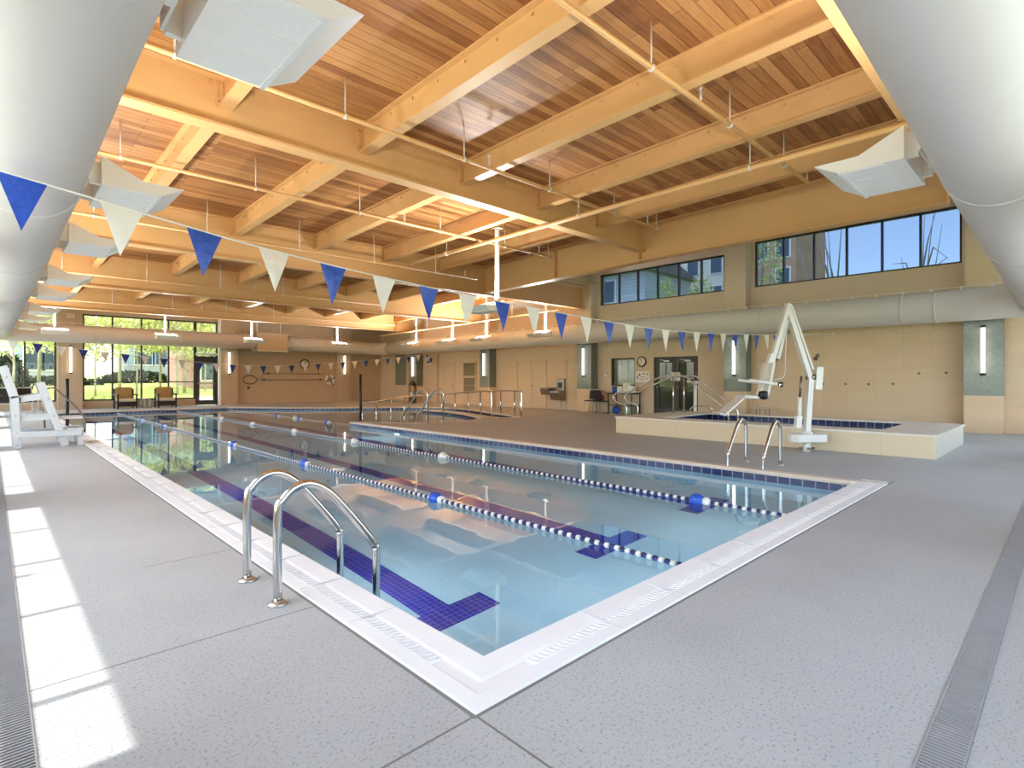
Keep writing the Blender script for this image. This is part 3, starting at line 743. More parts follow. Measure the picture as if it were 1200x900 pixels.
duct('large pale grey ceiling duct running along the left window wall overhead', [(0.19, 1.3, Zd), (0.18, 3.2, Zd), (0.22, 6.5, Zd), (0.22, 13, Zd), (0.2, 20, Zd), (0.2, 26.9, Zd+0.05)], 0.37,
     [((0.215, 6.0, Zd), 'Y'), ((0.22, 9.4, Zd), 'Y'), ((0.22, 12.8, Zd), 'Y'), ((0.21, 16.5, Zd), 'Y'), ((0.2, 20.5, Zd), 'Y')], ((0.22, 2, Zd+0.43), (0.2, 26, Zd+0.43)))
duct('large pale grey ceiling duct filling the top right corner along the near wall', [(0.19, 1.28, Zd), (0.2, 0.36, Zd), (2.2, 0.35, Zd), (6, 0.41, Zd), (12, 0.47, Zd), (15.2, 0.5, Zd)], 0.37,
     [((5.6, 0.40, Zd), 'X'), ((8.8, 0.437, Zd), 'X'), ((12.0, 0.47, Zd), 'X')], None)
duct('round duct crossing the far wall above the tall windows', [(0.2, 26.92, Zd+0.05), (0.2, 28.2, 3.08), (2.5, 28.2, 3.1), (9.5, 28.2, 3.1)], 0.36,
     [((3.1, 28.2, 3.1), 'X'), ((6.2, 28.2, 3.1), 'X'), ((9.35, 28.2, 3.1), 'X')], ((1.0, 28.2, 3.52), (9.4, 28.2, 3.52)))
duct('round duct on the far wall right of the beige plenum box', [(10.9, 28.2, 3.1), (14.0, 28.2, 3.05), (16.15, 28.15, 3.0), (16.15, 26.6, 2.98)], 0.36,
     [((11.2, 28.2, 3.09), 'X'), ((14.0, 28.2, 3.05), 'X')], ((11.0, 28.2, 3.5), (15.4, 28.2, 3.46)))
duct('long round duct along the right wall above the doors and spa', [(16.15, 26.6, 2.98), (16.2, 20, 2.97), (16.2, 10, 2.97), (16.2, 2, 2.97), (16.2, 0.5, 2.98), (15.2, 0.5, 2.98)], 0.37,
     [((16.2, y, 2.97), 'Y') for y in (2.3, 2.95, 6.3, 9.6, 13, 16.4, 20)], ((16.2, 1.0, 3.4), (16.2, 26.3, 3.4)))
t = thing('plenum_box', 'beige rectangular plenum box joining the ducts on the far wall', 'duct box', (10.2, 28.2, 2.66))
MB().box(-0.72, 0.72, -0.42, 0.5, 0, 0.9).build('box', M['wall_far'], t, bevel=0.01)
for x in (-0.6, 0.55):
    MB().tube([(x, 0.1, 0.9), (x, 0.1, zd(28.3)-2.66)], 0.03, 8).build('hanger', M['white'], t)
MB().box(-0.74, 0.74, -0.43, -0.41, -0.02, 0.02).build('bottom_flange', M['white'], t)

# ------------------------------------------------------------------ uplights
def make_uplight(label, loc, rz, poletop, group):
    # local: back plane x=0, light throws towards +x, bottom z=0
    t = thing('uplight', label, 'light fixture', loc, rz, group)
    W = 0.40; th = 0.012
    prof = [(0, 0), (0.42, 0), (0.60, 0.10), (0.29, 0.10), (0, 0.24)]
    h = MB()
    for s in (-W, W-th): h.prism(prof, s, s+th, 'Y')
    h.box(0, 0.42, -W+th, W-th, 0, th)                         # bottom tray
    h.box(0, th, -W+th, W-th, th, 0.235)                       # back
    h.build('housing', M['fixture'], t)
    MB().add([(q[0], q[1]*(W-th), q[2]) for q in ((0.42, -1, 0), (0.42, 1, 0), (0.60, 1, 0.10), (0.60, -1, 0.10), (0.412, -1, 0.012), (0.412, 1, 0.012), (0.588, 1, 0.108), (0.588, -1, 0.108))],
             [(0, 1, 2, 3), (7, 6, 5, 4), (0, 4, 5, 1), (1, 5, 6, 2), (2, 6, 7, 3), (3, 7, 4, 0)]).build('front_flap', M['fixture'], t)
    l = MB(); l.box(0.12, 0.40, -W+0.02, W-0.02, -0.006, 0)
    for k in (0.14, -0.14): l.box(0.12, 0.40, k-0.003, k+0.003, -0.009, -0.006)
    l.build('perforated_panel', M['lens'], t)
    MB().box(0.40, 0.425, -W, W, -0.012, 0.0).build('front_lip', M['white'], t)
    MB().tube([(0.16, -W+0.04, 0.06), (0.16, W-0.04, 0.06)], 0.02, 10).build('lamp_tube', M['lamp'], t)
    bk = MB(); bk.box(-0.07, 0, -0.3, -0.26, 0.03, 0.22); bk.box(-0.07, 0, 0.26, 0.3, 0.03, 0.22); bk.box(-0.085, -0.07, -0.32, 0.32, 0.06, 0.2)
    for s in (-0.28, 0.28): bk.lathe([(0.02, 0), (0.02, 0.015)], (-0.09, s, 0.13), 8, 'X')
    bk.build('bracket', M['fixture'], t)
    p = MB(); p.box(-0.15, -0.085, -0.035, 0.035, 0.02, poletop-loc[2]); p.box(-0.2, -0.04, -0.09, 0.09, poletop-loc[2]-0.015, poletop-loc[2]); p.build('hanging_post', M['fixture'], t)
    ld = bpy.data.lights.new('uplight_lamp', 'AREA'); ld.shape = 'RECTANGLE'; ld.size = 0.6; ld.size_y = 0.14; ld.energy = LAMP; ld.color = (0.92, 0.97, 1.0)
    lo = bpy.data.objects.new('uplight_lamp', ld); COL.objects.link(lo); lo.parent = t; lo.location = (0.2, 0, 0.085); lo.rotation_euler = Vector((0.5, 0, 0.866)).to_track_quat('-Z', 'Y').to_euler()
    return t
LAMP = 52.0
ys = [2.72, 6.0, 8.58, 11.8, 14.2, 17.65, 20.05, 23.45]
words = ['nearest the camera at top left', 'second from the camera', 'third from the camera', 'fourth from the camera', 'fifth from the camera', 'sixth from the camera', 'seventh from the camera', 'last before the far wall']
for y, wd in zip(ys, words):
    make_uplight('white boxy uplight beside the left duct, %s' % wd, (0.67, y, 2.88), 0, zd(y), 'uplights beside the left duct')
LAMP = 45.0
make_uplight('white boxy uplight beside the duct at upper right above the clerestory windows', (5.2, 0.87, 2.88), PI/2, zd(0.87), 'uplights beside the near duct')
LAMP = 150.0
make_uplight('white uplight on a long white post hanging over the right pool edge', (7.99, 8.9, 2.72), PI, zd(8.9)-0.38, 'uplights over the pool edge')
LAMP = 170.0
for y, wd in zip([14.2, 17.65, 20.05, 23.0], ['nearest the camera', 'second from the camera', 'third from the camera', 'nearest the far corner']):
    make_uplight('white uplight hanging before the right wall duct, %s' % wd, (15.35, y, 2.88), PI, zd(y), 'uplights in front of the right duct')
LAMP = 75.0
for x, wd in zip([1.75, 5.3, 8.75, 12.95], ['leftmost beside the left duct', 'in front of the tall windows', 'in front of the plenum box', 'nearest the right corner']):
    make_uplight('white uplight on a post before the far duct, %s' % wd, (x, 26.4, 2.93), -PI/2, zd(26.4), 'uplights in front of the far duct')

# ------------------------------------------------------------------ sconces
def sconce(label, loc, rz):
    t = thing('wall_sconce', label, 'wall light', loc, rz, 'tube wall sconces')   # local: wall at x=0, faces -x
    MB().tube([(-0.06, 0, -0.52), (-0.06, 0, 0.52)], 0.042, 14).build('glowing_tube', M['tube'], t)
    for s in (-1, 1):
        MB().tube([(-0.06, 0, s*0.52), (-0.06, 0, s*0.58)], 0.05, 14).build('end_cap', M['frame'], t)
    MB().box(-0.02, 0, -0.045, 0.045, -0.57, 0.57).build('backplate', M['dullsteel'], t)
for y, wd in zip(COLY, ['nearest on the right wall beside the spa', 'on the tiled pilaster behind the spa', 'on the tiled pilaster left of the black chairs', 'on the tiled pilaster right of the vent grille', 'farthest on the right wall near the corner']):
    sconce('lit white tube sconce %s' % wd, (XC, y, 1.93), 0)
for x, wd in zip((2.41, 8.45, 14.5), ('left of the tall windows', 'right of the glass exit door', 'right of the ring buoy')):
    sconce('lit white tube sconce on the far wall %s' % wd, (x, YF-0.3, 2.06), PI/2)

# ------------------------------------------------------------------ pennant strings
def pennants(label, Y, tab, x0, dx, cnt, wid, hgt, first_blue, vin):
    base = (tab[0][0], Y, tab[0][1]); t = thing('pennant_string', label, 'flags', base)
    pts = smooth_path([(x, Y, z) for x, z in tab], 6)
    MB().tube(pts, 0.007, 6).build('cord', M['cord'], t, base)
    tp = [(p.x, p.z) for p in pts]
    for s, p in ((-1, tab[0]), (1, tab[-1])):
        MB().box(p[0]-0.03, p[0]+0.03, Y-0.03, Y+0.03, p[1]-0.03, p[1]+0.03).build('anchor_bracket', M['white'], t, base)
    for k in range(cnt):
        x = x0+dx*k; za, zb_ = interp(tp, x-wid/2), interp(tp, x+wid/2)
        tip = (x+random.uniform(-0.012, 0.012), Y+random.uniform(-0.03, 0.03), (za+zb_)/2-hgt)
        A, B = Vector((x-wid/2, Y, za)), Vector((x+wid/2, Y, zb_)); T = Vector(tip)
        m = MB(); N = 4; vs = []
        bow = random.uniform(-0.015, 0.015)
        for side in (-0.0015, 0.0015):
            for r_ in range(N+1):
                L = A.lerp(T, r_/N); R_ = B.lerp(T, r_/N)
                for c_ in range(3):
                    p = L.lerp(R_, c_/2); vs.append((p.x, p.y+side+bow*math.sin(PI*r_/N)*(1 if c_ == 1 else 0.6), p.z))
        fs = []; S = (N+1)*3
        for r_ in range(N):
            for c_ in range(2):
                i = r_*3+c_; fs.append((i, i+1, i+4, i+3)); fs.append((S+i+3, S+i+4, S+i+1, S+i))
        for r_ in range(N):
            fs.append((r_*3, r_*3+3, S+r_*3+3, S+r_*3)); fs.append((r_*3+2, S+r_*3+2, S+r_*3+5, r_*3+5))
        fs.append((0, S, S+1, 1)); fs.append((1, S+1, S+2, 2))
        m.add(vs, fs, False)
        blue = (k % 2 == 0) == first_blue
        o = m.build('pennant', vin if blue else M['whitevinyl'], t, base, fix=False)
        o['label'] = 'blue pennant' if blue else 'white pennant'
    return t, base
T1 = [(-0.78, 2.66), (0.05, 2.58), (1.1, 2.43), (1.62, 2.365), (2.69, 2.27), (4.31, 2.18), (6.5, 2.10), (7.7, 2.075), (8.8, 2.09), (10.25, 2.14), (11.6, 2.2), (13.5, 2.31), (16.97, 2.54)]
pennants('nearer string of blue and white pennants swooping across the whole pool', 4.7, T1, 0.15, 0.527, 25, 0.25, 0.35, True, M['bluevinyl'])
T2 = [(-0.78, 2.55), (0.23, 2.5), (1.13, 2.41), (2.34, 2.25), (4.04, 2.08), (5.68, 1.92), (7.0, 1.83), (8.2, 1.81), (9.6, 1.87), (11.59, 2.03), (13.79, 2.24), (16.3, 2.56), (16.97, 2.64)]
t2, b2 = pennants('farther string of blue and white pennants sagging before the far wall', 23.3, T2, 0.53, 0.586, 27, 0.26, 0.34, False, M['navyvinyl'])
for k in range(6):
    a = k*1.05; p = Vector((16.35, 23.2, 2.3))
    m = MB(); m.tube([p+Vector((0.02*k-0.05, 0.1*math.cos(a), 0.16*math.sin(a)+0.05)), p+Vector((0.02*k-0.05, 0.2*math.cos(a), 0.22*math.sin(a)-0.05)), p+Vector((0, 0.12*math.cos(a+1), 0.2*math.sin(a+1)-0.1))], [0.05, 0.07, 0.02], 8)
    o = m.build('bundled_pennant', M['navyvinyl'] if k % 2 else M['whitevinyl'], t2, b2)
MB().tube([(16.35, 23.2, 2.35), (16.97, 23.3, 2.62)], 0.006, 6).build('tie_cord', M['cord'], t2, b2)

# ------------------------------------------------------------------ lane ropes
def lane_rope(label, X, y0, y1, floats, discs, colA, colB):
    base = (X, y0, -0.10); t = thing('lane_rope', label, 'lane rope', base)
    MB().tube([(X, y0, -0.10), (X, y1, -0.10)], 0.006, 6).build('cable', M['cord'], t, base)
    for y, colour in floats:
        m = MB(); m.ball((X, y, -0.09), 0.075, (1, 1.25, 1))
        o = m.build('float', {'b': M['blueplastic'], 'w': M['white']}[colour], t, base); o['label'] = {'b': 'blue float', 'w': 'white float'}[colour]
        MB().lathe([(0.04, -0.03), (0.05, 0.0), (0.04, 0.03)], (X, y-0.11, -0.09), 10, 'Y').build('float_collar', M['white'], t, base)
    if discs:
        da = MB(); da.lathe([(0.01, -0.02), (0.02, -0.016), (0.023, 0), (0.02, 0.016), (0.01, 0.02)], (0, 0, 0), 10, 'Y')
        A = da.build('disc', colA, t); B = None
        A.location = (0, 0.12, 0.005)
        mb2 = A.data.copy(); mb2.materials.clear(); mb2.materials.append(colB)
        y = y0+0.12; k = 0; rest = MB()
        while y < y1-0.1:
            if k == 0: pass
            elif k < 100:
                c_ = A.copy(); c_.data = A.data if k % 2 == 0 else mb2; COL.objects.link(c_); c_.parent = t; c_.location = (0, y-y0, 0.005)
            else:
                rest.cur = k % 2
                rest.lathe([(0.01, -0.02), (0.022, -0.01), (0.022, 0.01), (0.01, 0.02)], (X, y, -0.095), 8, 'Y')
            y += discs; k += 1
        o = rest.build('discs', [colA, colB], t, base); o['kind'] = 'stuff'
    for yy in (y0, y1):
        MB().tube([(X, yy-0.01, -0.10), (X, yy+0.01, -0.10)], 0.03, 10).build('wall_anchor', M['dullsteel'], t, base)
lane_rope('blue and white lane rope nearer the left edge of the pool', 3.65, 1.9, 26.38, [(5.05, 'b'), (8.6, 'b'), (12.1, 'b'), (18.3, 'b'), (21.5, 'b')], 0.05, M['navyplastic'], M['white'])
lane_rope('white and navy lane rope nearer the right edge of the pool', 5.72, 1.9, 26.38, [(2.95, 'b'), (7.7, 'w'), (10.9, 'w'), (14.1, 'w'), (17.2, 'w'), (20.2, 'w')], 0.05, M['white'], M['navyplastic'])
lane_rope('thin rope with small floats closing off the rounded bay', 7.72, 14.9, 26.1, [(16.5, 'b'), (18.6, 'b'), (19.0, 'w'), (20.6, 'b')], 0, None, None)

# ------------------------------------------------------------------ pool grab rails
def grab_rail(label, Xa, Y, s, group, bars=True):
    # s=+1: deck post at Xa, water leg at Xa + 0.62
    t = thing('pool_grab_rail', label, 'handrail', (Xa, Y, 0), 0 if s > 0 else PI, group)
    pts = [(0, 0, 0.0), (0, 0, 0.5), (0.03, 0, 0.585), (0.10, 0, 0.645), (0.19, 0, 0.655), (0.29, 0, 0.60), (0.40, 0, 0.48), (0.56, 0, 0.28), (0.61, 0, 0.2), (0.62, 0, 0.12), (0.62, 0, -0.6)]
    MB().tube(smooth_path(pts, 5), 0.024, 14).build('rail', M['chrome'], t)
    MB().lathe([(0.055, 0.0), (0.055, 0.008), (0.035, 0.022), (0.026, 0.024)], (0, 0, 0.0), 18).build('base_flange', M['chrome'], t)
    return t
grab_rail('stainless grab rail on the left deck nearer the camera', 1.17, 3.12, 1, None)
grab_rail('stainless grab rail on the left deck just behind its twin', 1.17, 3.62, 1, None)
grab_rail('stainless grab rail on the right deck, right one of the pair before the lift', 8.34, 3.0, -1, None)
grab_rail('stainless grab rail on the right deck, left one of the pair before the lift', 8.34, 3.5, -1, None)
for x, wd in ((8.95, 'left'), (9.5, 'right')):
    t = thing('pool_handrail', 'tall stainless handrail at the near edge of the rounded bay, %s one of the pair' % wd, 'handrail', (x, 12.75, 0))
    MB().tube(fillet([(0, 0, 0), (0, 0, 0.88), (0, 0.12, 0.98), (0, 0.45, 0.92), (0, 1.3, 0.15), (0, 1.4, 0.0), (0, 1.4, -0.5)], 0.12, 5), 0.022, 10).build('rail', M['chrome'], t)
    MB().lathe([(0.05, 0.01), (0.05, 0.018), (0.026, 0.03)], (0, 0, 0), 14).build('base_flange', M['chrome'], t)

# ------------------------------------------------------------------ ramp railings
def railing(label, pts, hts, posts):
    base = (pts[0][0], pts[0][1], 0); t = thing('ramp_railing', label, 'railing', base)
    top = smooth_path([(p[0], p[1], h) for p, h in zip(pts, hts)], 6)
    MB().tube([(top[0].x, top[0].y-0.0, 0.0)]+fillet([(top[0].x, top[0].y, 0.2), top[0], top[1]], 0.1, 3)+top[2:], 0.028, 10).build('top_rail', M['chrome'], t, base)
    for i in posts:
        p = top[i]; MB().tube([(p.x, p.y, min(0.02, p.z-0.95)), (p.x, p.y, p.z-0.02)], 0.026, 8).build('post', M['chrome'], t, base)
railing('stainless railing along the inner curb of the curved entry ramp', [(12.0, 13.45), (12.25, 14.3), (12.62, 15.4), (12.85, 16.5), (12.97, 17.5), (12.93, 18.5), (12.0, 18.7), (11.2, 18.4), (10.4, 18.1), (9.8, 18.2)], [0.86, 0.84, 0.78, 0.72, 0.66, 0.6, 0.54, 0.48, 0.42, 0.38], [6, 12, 18, 24, 30, 36, 42, 48, 53])
railing('stainless railing along the outer curb of the curved entry ramp', [(12.66, 12.7), (12.95, 13.25), (13.45, 14.4), (14.0, 16.1)], [0.86, 0.86, 0.84, 0.8], [2, 7, 13])
for x, y, wd in ((8.08, 15.0, 'at the corner of the rounded bay'), (1.41, 17.64, 'on the left coping behind the guard chair')):
    t = thing('stanchion', 'slim black stanchion pole %s' % wd, 'pole', (x, y, 0.0))
    MB().tube([(0, 0, 0.01), (0, 0, 1.36 if x > 5 else 1.24)], 0.036, 12).build('pole', M['black'], t)
    MB().lathe([(0.06, 0.012), (0.06, 0.03), (0.04, 0.04)], (0, 0, 0), 14).build('base_collar', M['black'], t)
    MB().lathe([(0.042, 0), (0.045, 0.03), (0.02, 0.04)], (0, 0, 1.36 if x > 5 else 1.24), 12).build('cap', M['black'], t)

# ------------------------------------------------------------------ spa
s = MB(); x0, x1, y0, y1 = SPA_O; i0, i1, j0, j1 = SPA_I; Hs = 0.385
s.cur = 0
s.add([(x0, y0, 0), (x0, y1, 0), (x0, y1, Hs-0.03), (x0, y0, Hs-0.03)], [(0, 1, 2, 3)]); s.add([(x1, y0, 0), (x1, y1, 0), (x1, y1, Hs-0.03), (x1, y0, Hs-0.03)], [(3, 2, 1, 0)])
s.cur = 1
s.add([(x0, y0, 0), (x1, y0, 0), (x1, y0, Hs-0.03), (x0, y0, Hs-0.03)], [(0, 1, 2, 3)]); s.add([(x0, y1, 0), (x1, y1, 0), (x1, y1, Hs-0.03), (x0, y1, Hs-0.03)], [(3, 2, 1, 0)])
spa = thing('spa_pool', 'raised beige tiled spa pool with white rim beside the pool lift', 'spa', ((x0+x1)/2, (y0+y1)/2, 0)); so = ((x0+x1)/2, (y0+y1)/2, 0)
s.build('tiled_wall', [M['spa_side'], M['spa_end']], spa, so)
e = 0.025; rm = MB()
for (a, bq, c_, d_) in ((x0-e, i0, y0-e, y1+e), (i1, x1+e, y0-e, y1+e), (i0, i1, y0-e, j0), (i0, i1, j1, y1+e)): rm.box(a, bq, c_, d_, Hs-0.035, Hs)
rm.build('rim', M['spa_top'], spa, so)
bs = MB()
for k, (p, q) in enumerate((((i0, j0), (i1, j0)), ((i1, j0), (i1, j1)), ((i1, j1), (i0, j1)), ((i0, j1), (i0, j0)))):
    bs.cur = 0 if k % 2 else 1; bs.add([(*p, Hs-0.035), (*q, Hs-0.035), (*q, Hs-0.24), (*p, Hs-0.24)], [(0, 1, 2, 3)])
    bs.cur = 2; bs.add([(*p, Hs-0.24), (*q, Hs-0.24), (*q, -0.02+0.03), (*p, 0.01)], [(0, 1, 2, 3)])
bs.cur = 2; bs.add([(i0, j0, 0.01), (i1, j0, 0.01), (i1, j1, 0.01), (i0, j1, 0.01)], [(0, 1, 2, 3)])
bs.build('basin', [M['band_y'], M['band_x'], M['spaplaster']], spa, so, fix=False)
w = MB(); w.add([(i0, j0, Hs-0.15), (i1, j0, Hs-0.15), (i1, j1, Hs-0.15), (i0, j1, Hs-0.15)], [(0, 1, 2, 3)])
tag(w.build('spa_water', M['spawater'], fix=False), 'dark still water inside the raised spa', 'water', kind='stuff')
lid = MB().lathe([(0.09, Hs), (0.09, Hs+0.006)], (12.3, 1.9, 0), 16).box(11.5, 11.7, 1.8, 1.84, Hs, Hs+0.004); lid.build('skimmer_lid', M['edge'], spa, so)
# spa handrails (one pair)
P1 = [(8.62, 0.0), (8.62, 0.45), (8.66, 0.52), (8.78, 0.57), (8.92, 0.6), (9.02, 0.68), (9.06, 0.77), (9.0, 0.84), (8.86, 0.875), (8.7, 0.885), (8.5, 0.93), (8.2, 1.07), (7.65, 1.29), (7.5, 1.335), (7.35, 1.34), (6.95, 1.34), (6.8, 1.3), (6.6, 1.12), (5.88, 0.6), (5.78, 0.5), (5.76, 0.39), (5.76, 0.1)]
for x, wd in ((12.7, 'front one of the pair'), (13.25, 'back one of the pair')):
    t = thing('spa_handrail', 'curled stainless handrail climbing over the spa rim, %s' % wd, 'handrail', (x, 8.62, 0))
    MB().tube(smooth_path([(0, p[0]-8.62, p[1]) for p in P1], 3), 0.022, 10).build('rail', M['chrome'], t)
    MB().tube([(0, 7.2-8.62, Hs), (0, 7.2-8.62, 1.33)], 0.022, 10).build('post', M['chrome'], t)
    MB().lathe([(0.05, 0.0), (0.05, 0.01), (0.024, 0.02)], (0, 7.2-8.62, Hs), 14).build('post_flange', M['chrome'], t)
st = thing('spa_steps', 'low tiled steps leading up to the spa behind its left end', 'steps', (13.0, 7.95, 0))
MB().box(-0.6, 0.9, -0.36, 0.0, 0, 0.26).build('upper_step', M['spa_end'], st); MB().box(-0.6, 0.9, 0.0, 0.36, 0, 0.13).build('lower_step', M['spa_end'], st)
t = thing('spa_grab_rail', 'small low stainless grab rail on the far rim of the spa', 'handrail', (13.6, 6.95, Hs))
MB().tube(fillet([(0, 0.25, 0), (0, 0.25, 0.1), (0, 0.1, 0.16), (0, -0.35, 0.15), (0, -0.35, 0.0)], 0.06, 4), 0.018, 8).build('rail', M['chrome'], t)

# ------------------------------------------------------------------ pool lift
LB = Vector((10.3, 3.27, 0)); U = Vector((0.7206, -0.6934, 0)); V = Vector((0.6934, 0.7206, 0))
def L(u_, z_, v_=0): return U*u_+V*v_+Vector((0, 0, z_))
t = thing('pool_lift', 'white pool lift with folded arm and seat standing by the spa wall', 'pool lift', LB)
MB().lathe([(0.065, 0), (0.065, 0.2)], (0, 0, 0), 16).build('pedestal', M['white'], t)
k = MB()
for a in range(4): k.tube([(0, 0, 0.06), (0.13*math.cos(a*PI/2+0.7), 0.13*math.sin(a*PI/2+0.7), 0.06)], 0.018, 8)
k.build('anchor_bolts', M['dullsteel'], t)
pl_ = MB(); vs = []
ring = [(0.32, 0.09), (0.27, 0.15), (-0.22, 0.15), (-0.31, 0.06), (-0.31, -0.06), (-0.22, -0.15), (0.27, -0.15), (0.32, -0.09)]
for z in (0.17, 0.31):
    for a, c_ in ring: vs.append(L(a, z, c_))
pl_.add(vs, [(i, (i+1) % 8, (i+1) % 8+8, i+8) for i in range(8)]+[tuple(range(8))[::-1], tuple(range(8, 16))]); pl_.build('base_cover', M['white'], t, bevel=0.015)
MB().lathe([(0.1, 0.31), (0.1, 0.34), (0.07, 0.36)], (0, 0, 0), 16).build('swivel_collar', M['plastic'], t)
MB().bar(L(0, 0.34), L(0.06, 1.28), 0.085, 0.12, tuple(V)).build('mast', M['white'], t)
MB().bar(L(0.06, 1.26), L(-0.33, 2.5), 0.075, 0.11, tuple(V)).build('lower_boom', M['white'], t)
MB().bar(L(0.11, 1.44), L(-0.27, 2.56), 0.03, 0.045, tuple(V)).build('parallel_arm', M['white'], t)
MB().lathe([(0.05, -0.07), (0.05, 0.07)], (0, 0, 0), 12, 'Y').build('mast_pivot', M['dullsteel'], t).location = L(0.07, 1.3)
MB().bar(L(-0.31, 2.58), L(-0.62, 1.55), 0.07, 0.10, tuple(V)).build('upper_boom', M['white'], t)
MB().bar(L(-0.34, 2.3, 0.02), L(-0.5, 1.62, 0.02), 0.05, 0.10, tuple(V)).build('boom_cover', M['plastic'], t)
MB().bar(L(-0.60, 1.7), L(-0.80, 1.05), 0.09, 0.11, tuple(V)).build('seat_hanger', M['white'], t)
act = MB(); act.tube([L(-0.13, 0.5), L(-0.12, 0.95)], 0.035, 10); act.cur = 1; act.tube([L(-0.12, 0.95), L(-0.09, 1.32)], 0.02, 10); act.cur = 0; act.bar(L(-0.16, 0.42), L(-0.14, 0.62), 0.09, 0.1, tuple(V)); act.build('actuator', [M['white'], M['dullsteel']], t)
MB().bar(L(0.19, 1.08), L(0.22, 1.48), 0.12, 0.10, tuple(V)).build('battery_box', M['white'], t, bevel=0.012)
MB().bar(L(0.05, 1.2), L(0.19, 1.25), 0.03, 0.05, tuple(V)).build('battery_arm', M['white'], t)
# seat: shell, back, armrest, leg rest
sh = MB()
for a, bq in ((L(-0.66, 1.55), L(-0.74, 1.12)), (L(-0.74, 1.12), L(-0.78, 0.96)), (L(-0.78, 0.96), L(-0.9, 0.93))): sh.bar(a, bq, 0.05, 0.42, tuple(V))
sh.build('seat_back', M['plastic'], t, bevel=0.015)
MB().bar(L(-0.84, 0.95), L(-1.17, 0.965), 0.42, 0.06).build('seat', M['plastic'], t, bevel=0.02)
MB().bar(L(-1.15, 0.95), L(-1.5, 0.64), 0.36, 0.03).build('leg_rest', M['plastic'], t, bevel=0.01)
MB().bar(L(-1.47, 0.64), L(-1.58, 0.68), 0.36, 0.025).build('foot_plate', M['plastic'], t)
for v_ in (-0.22, 0.22):
    MB().tube([L(-0.62, 1.18, v_), L(-1.1, 1.25, v_)], 0.026, 10).build('armrest', M['white'], t)
MB().lathe([(0.07, -0.06), (0.08, 0.0), (0.07, 0.06)], (0, 0, 0), 14, 'Y').build('pivot_knob', M['black'], t).location = L(-0.85, 0.99, -0.2)
MB().tube(smooth_path([L(-0.38, 2.2, -0.06), L(-0.4, 1.6, -0.06), L(-0.42, 1.32, -0.06), L(-0.6, 1.25, -0.06)], 4), 0.008, 6).build('cable', M['plastic'], t)
for z, u_ in ((2.1, -0.2), (1.75, -0.09), (1.55, -0.02)):
    MB().bar(L(u_-0.02, z+0.05, -0.045), L(u_+0.02, z-0.05, -0.045), 0.03, 0.004, tuple(V)).build('decal', M['frame'], t)

# ------------------------------------------------------------------ guard chair
g = thing('guard_chair', 'white plastic lifeguard chair standing on the left deck', 'chair', (0.36, 13.35, 0))
Wd = 0.75
for k, yy in enumerate((0.0, Wd)):
    fr = MB().bar((-0.19, yy, 1.5), (-0.03, yy, 0.92), 0.045, 0.12, (1, 0, 0)).bar((-0.035, yy, 0.96), (0.0, yy, 0.0), 0.045, 0.115, (1, 0, 0)); fr.build('rear_leg', M['plastic'], g, bevel=0.006)
    MB().bar((0.32, yy, 1.2), (0.68, yy, 0.0), 0.045, 0.12, (1, 0, 0)).build('front_leg', M['plastic'], g, bevel=0.006)
    MB().bar((-0.02, yy+0.04, 0.88), (0.4, yy+0.04, 0.96), 0.04, 0.11).build('armrest', M['plastic'], g, bevel=0.006)
    MB().bar((0.0, yy+0.04, 0.55), (0.56, yy+0.04, 0.56), 0.04, 0.11).build('seat_rail', M['plastic'], g, bevel=0.006)
    MB().bar((0.0, yy-0.04, 0.25), (0.93, yy-0.04, 0.24), 0.04, 0.11).build('lower_rail', M['plastic'], g, bevel=0.006)
    MB().box(0.86, 0.95, yy-0.02, yy+0.03, 0, 0.3).build('step_leg', M['plastic'], g, bevel=0.006)
    bl = MB()
    for (x, z) in ((-0.14, 1.3), (-0.05, 0.95), (-0.02, 0.6), (0.0, 0.28), (0.0, 0.06), (0.43, 0.9), (0.51, 0.57), (0.61, 0.25)): bl.tube([(x, yy-0.03, z), (x, yy-0.02, z)], 0.012, 8)
    bl.build('bolts', M['dullsteel'], g)
for k in range(5): MB().box(0.02+k*0.115, 0.12+k*0.115, 0.0, Wd, 0.6, 0.625).build('seat_slat', M['plastic'], g)
for k in range(4):
    zz = 0.8+k*0.18; xx = -0.0-(zz-0.92)*0.27; MB().box(xx-0.015, xx+0.015, 0.02, Wd-0.02, zz, zz+0.13).build('back_slat', M['plastic'], g)
for k in range(2): MB().box(0.72+k*0.12, 0.83+k*0.12, -0.02, Wd+0.02, 0.3, 0.325).build('step_slat', M['plastic'], g)
MB().box(0.5, 0.95, 0.1, Wd-0.1, 0.5, 0.54).build('footrest', M['plastic'], g)
# entry rail behind it
t = thing('entry_handrail', 'dark curved handrail leading into the pool behind the guard chair', 'handrail', (1.2, 17.0, 0))
MB().tube(fillet([(-0.25, 0.0, 0.01), (-0.3, 0, 1.0), (-0.1, 0, 1.08), (0.35, 0, 0.55), (0.5, 0, 0.3), (0.5, 0, -0.3)], 0.15, 5), 0.022, 10).build('rail', M['dullsteel'], t)

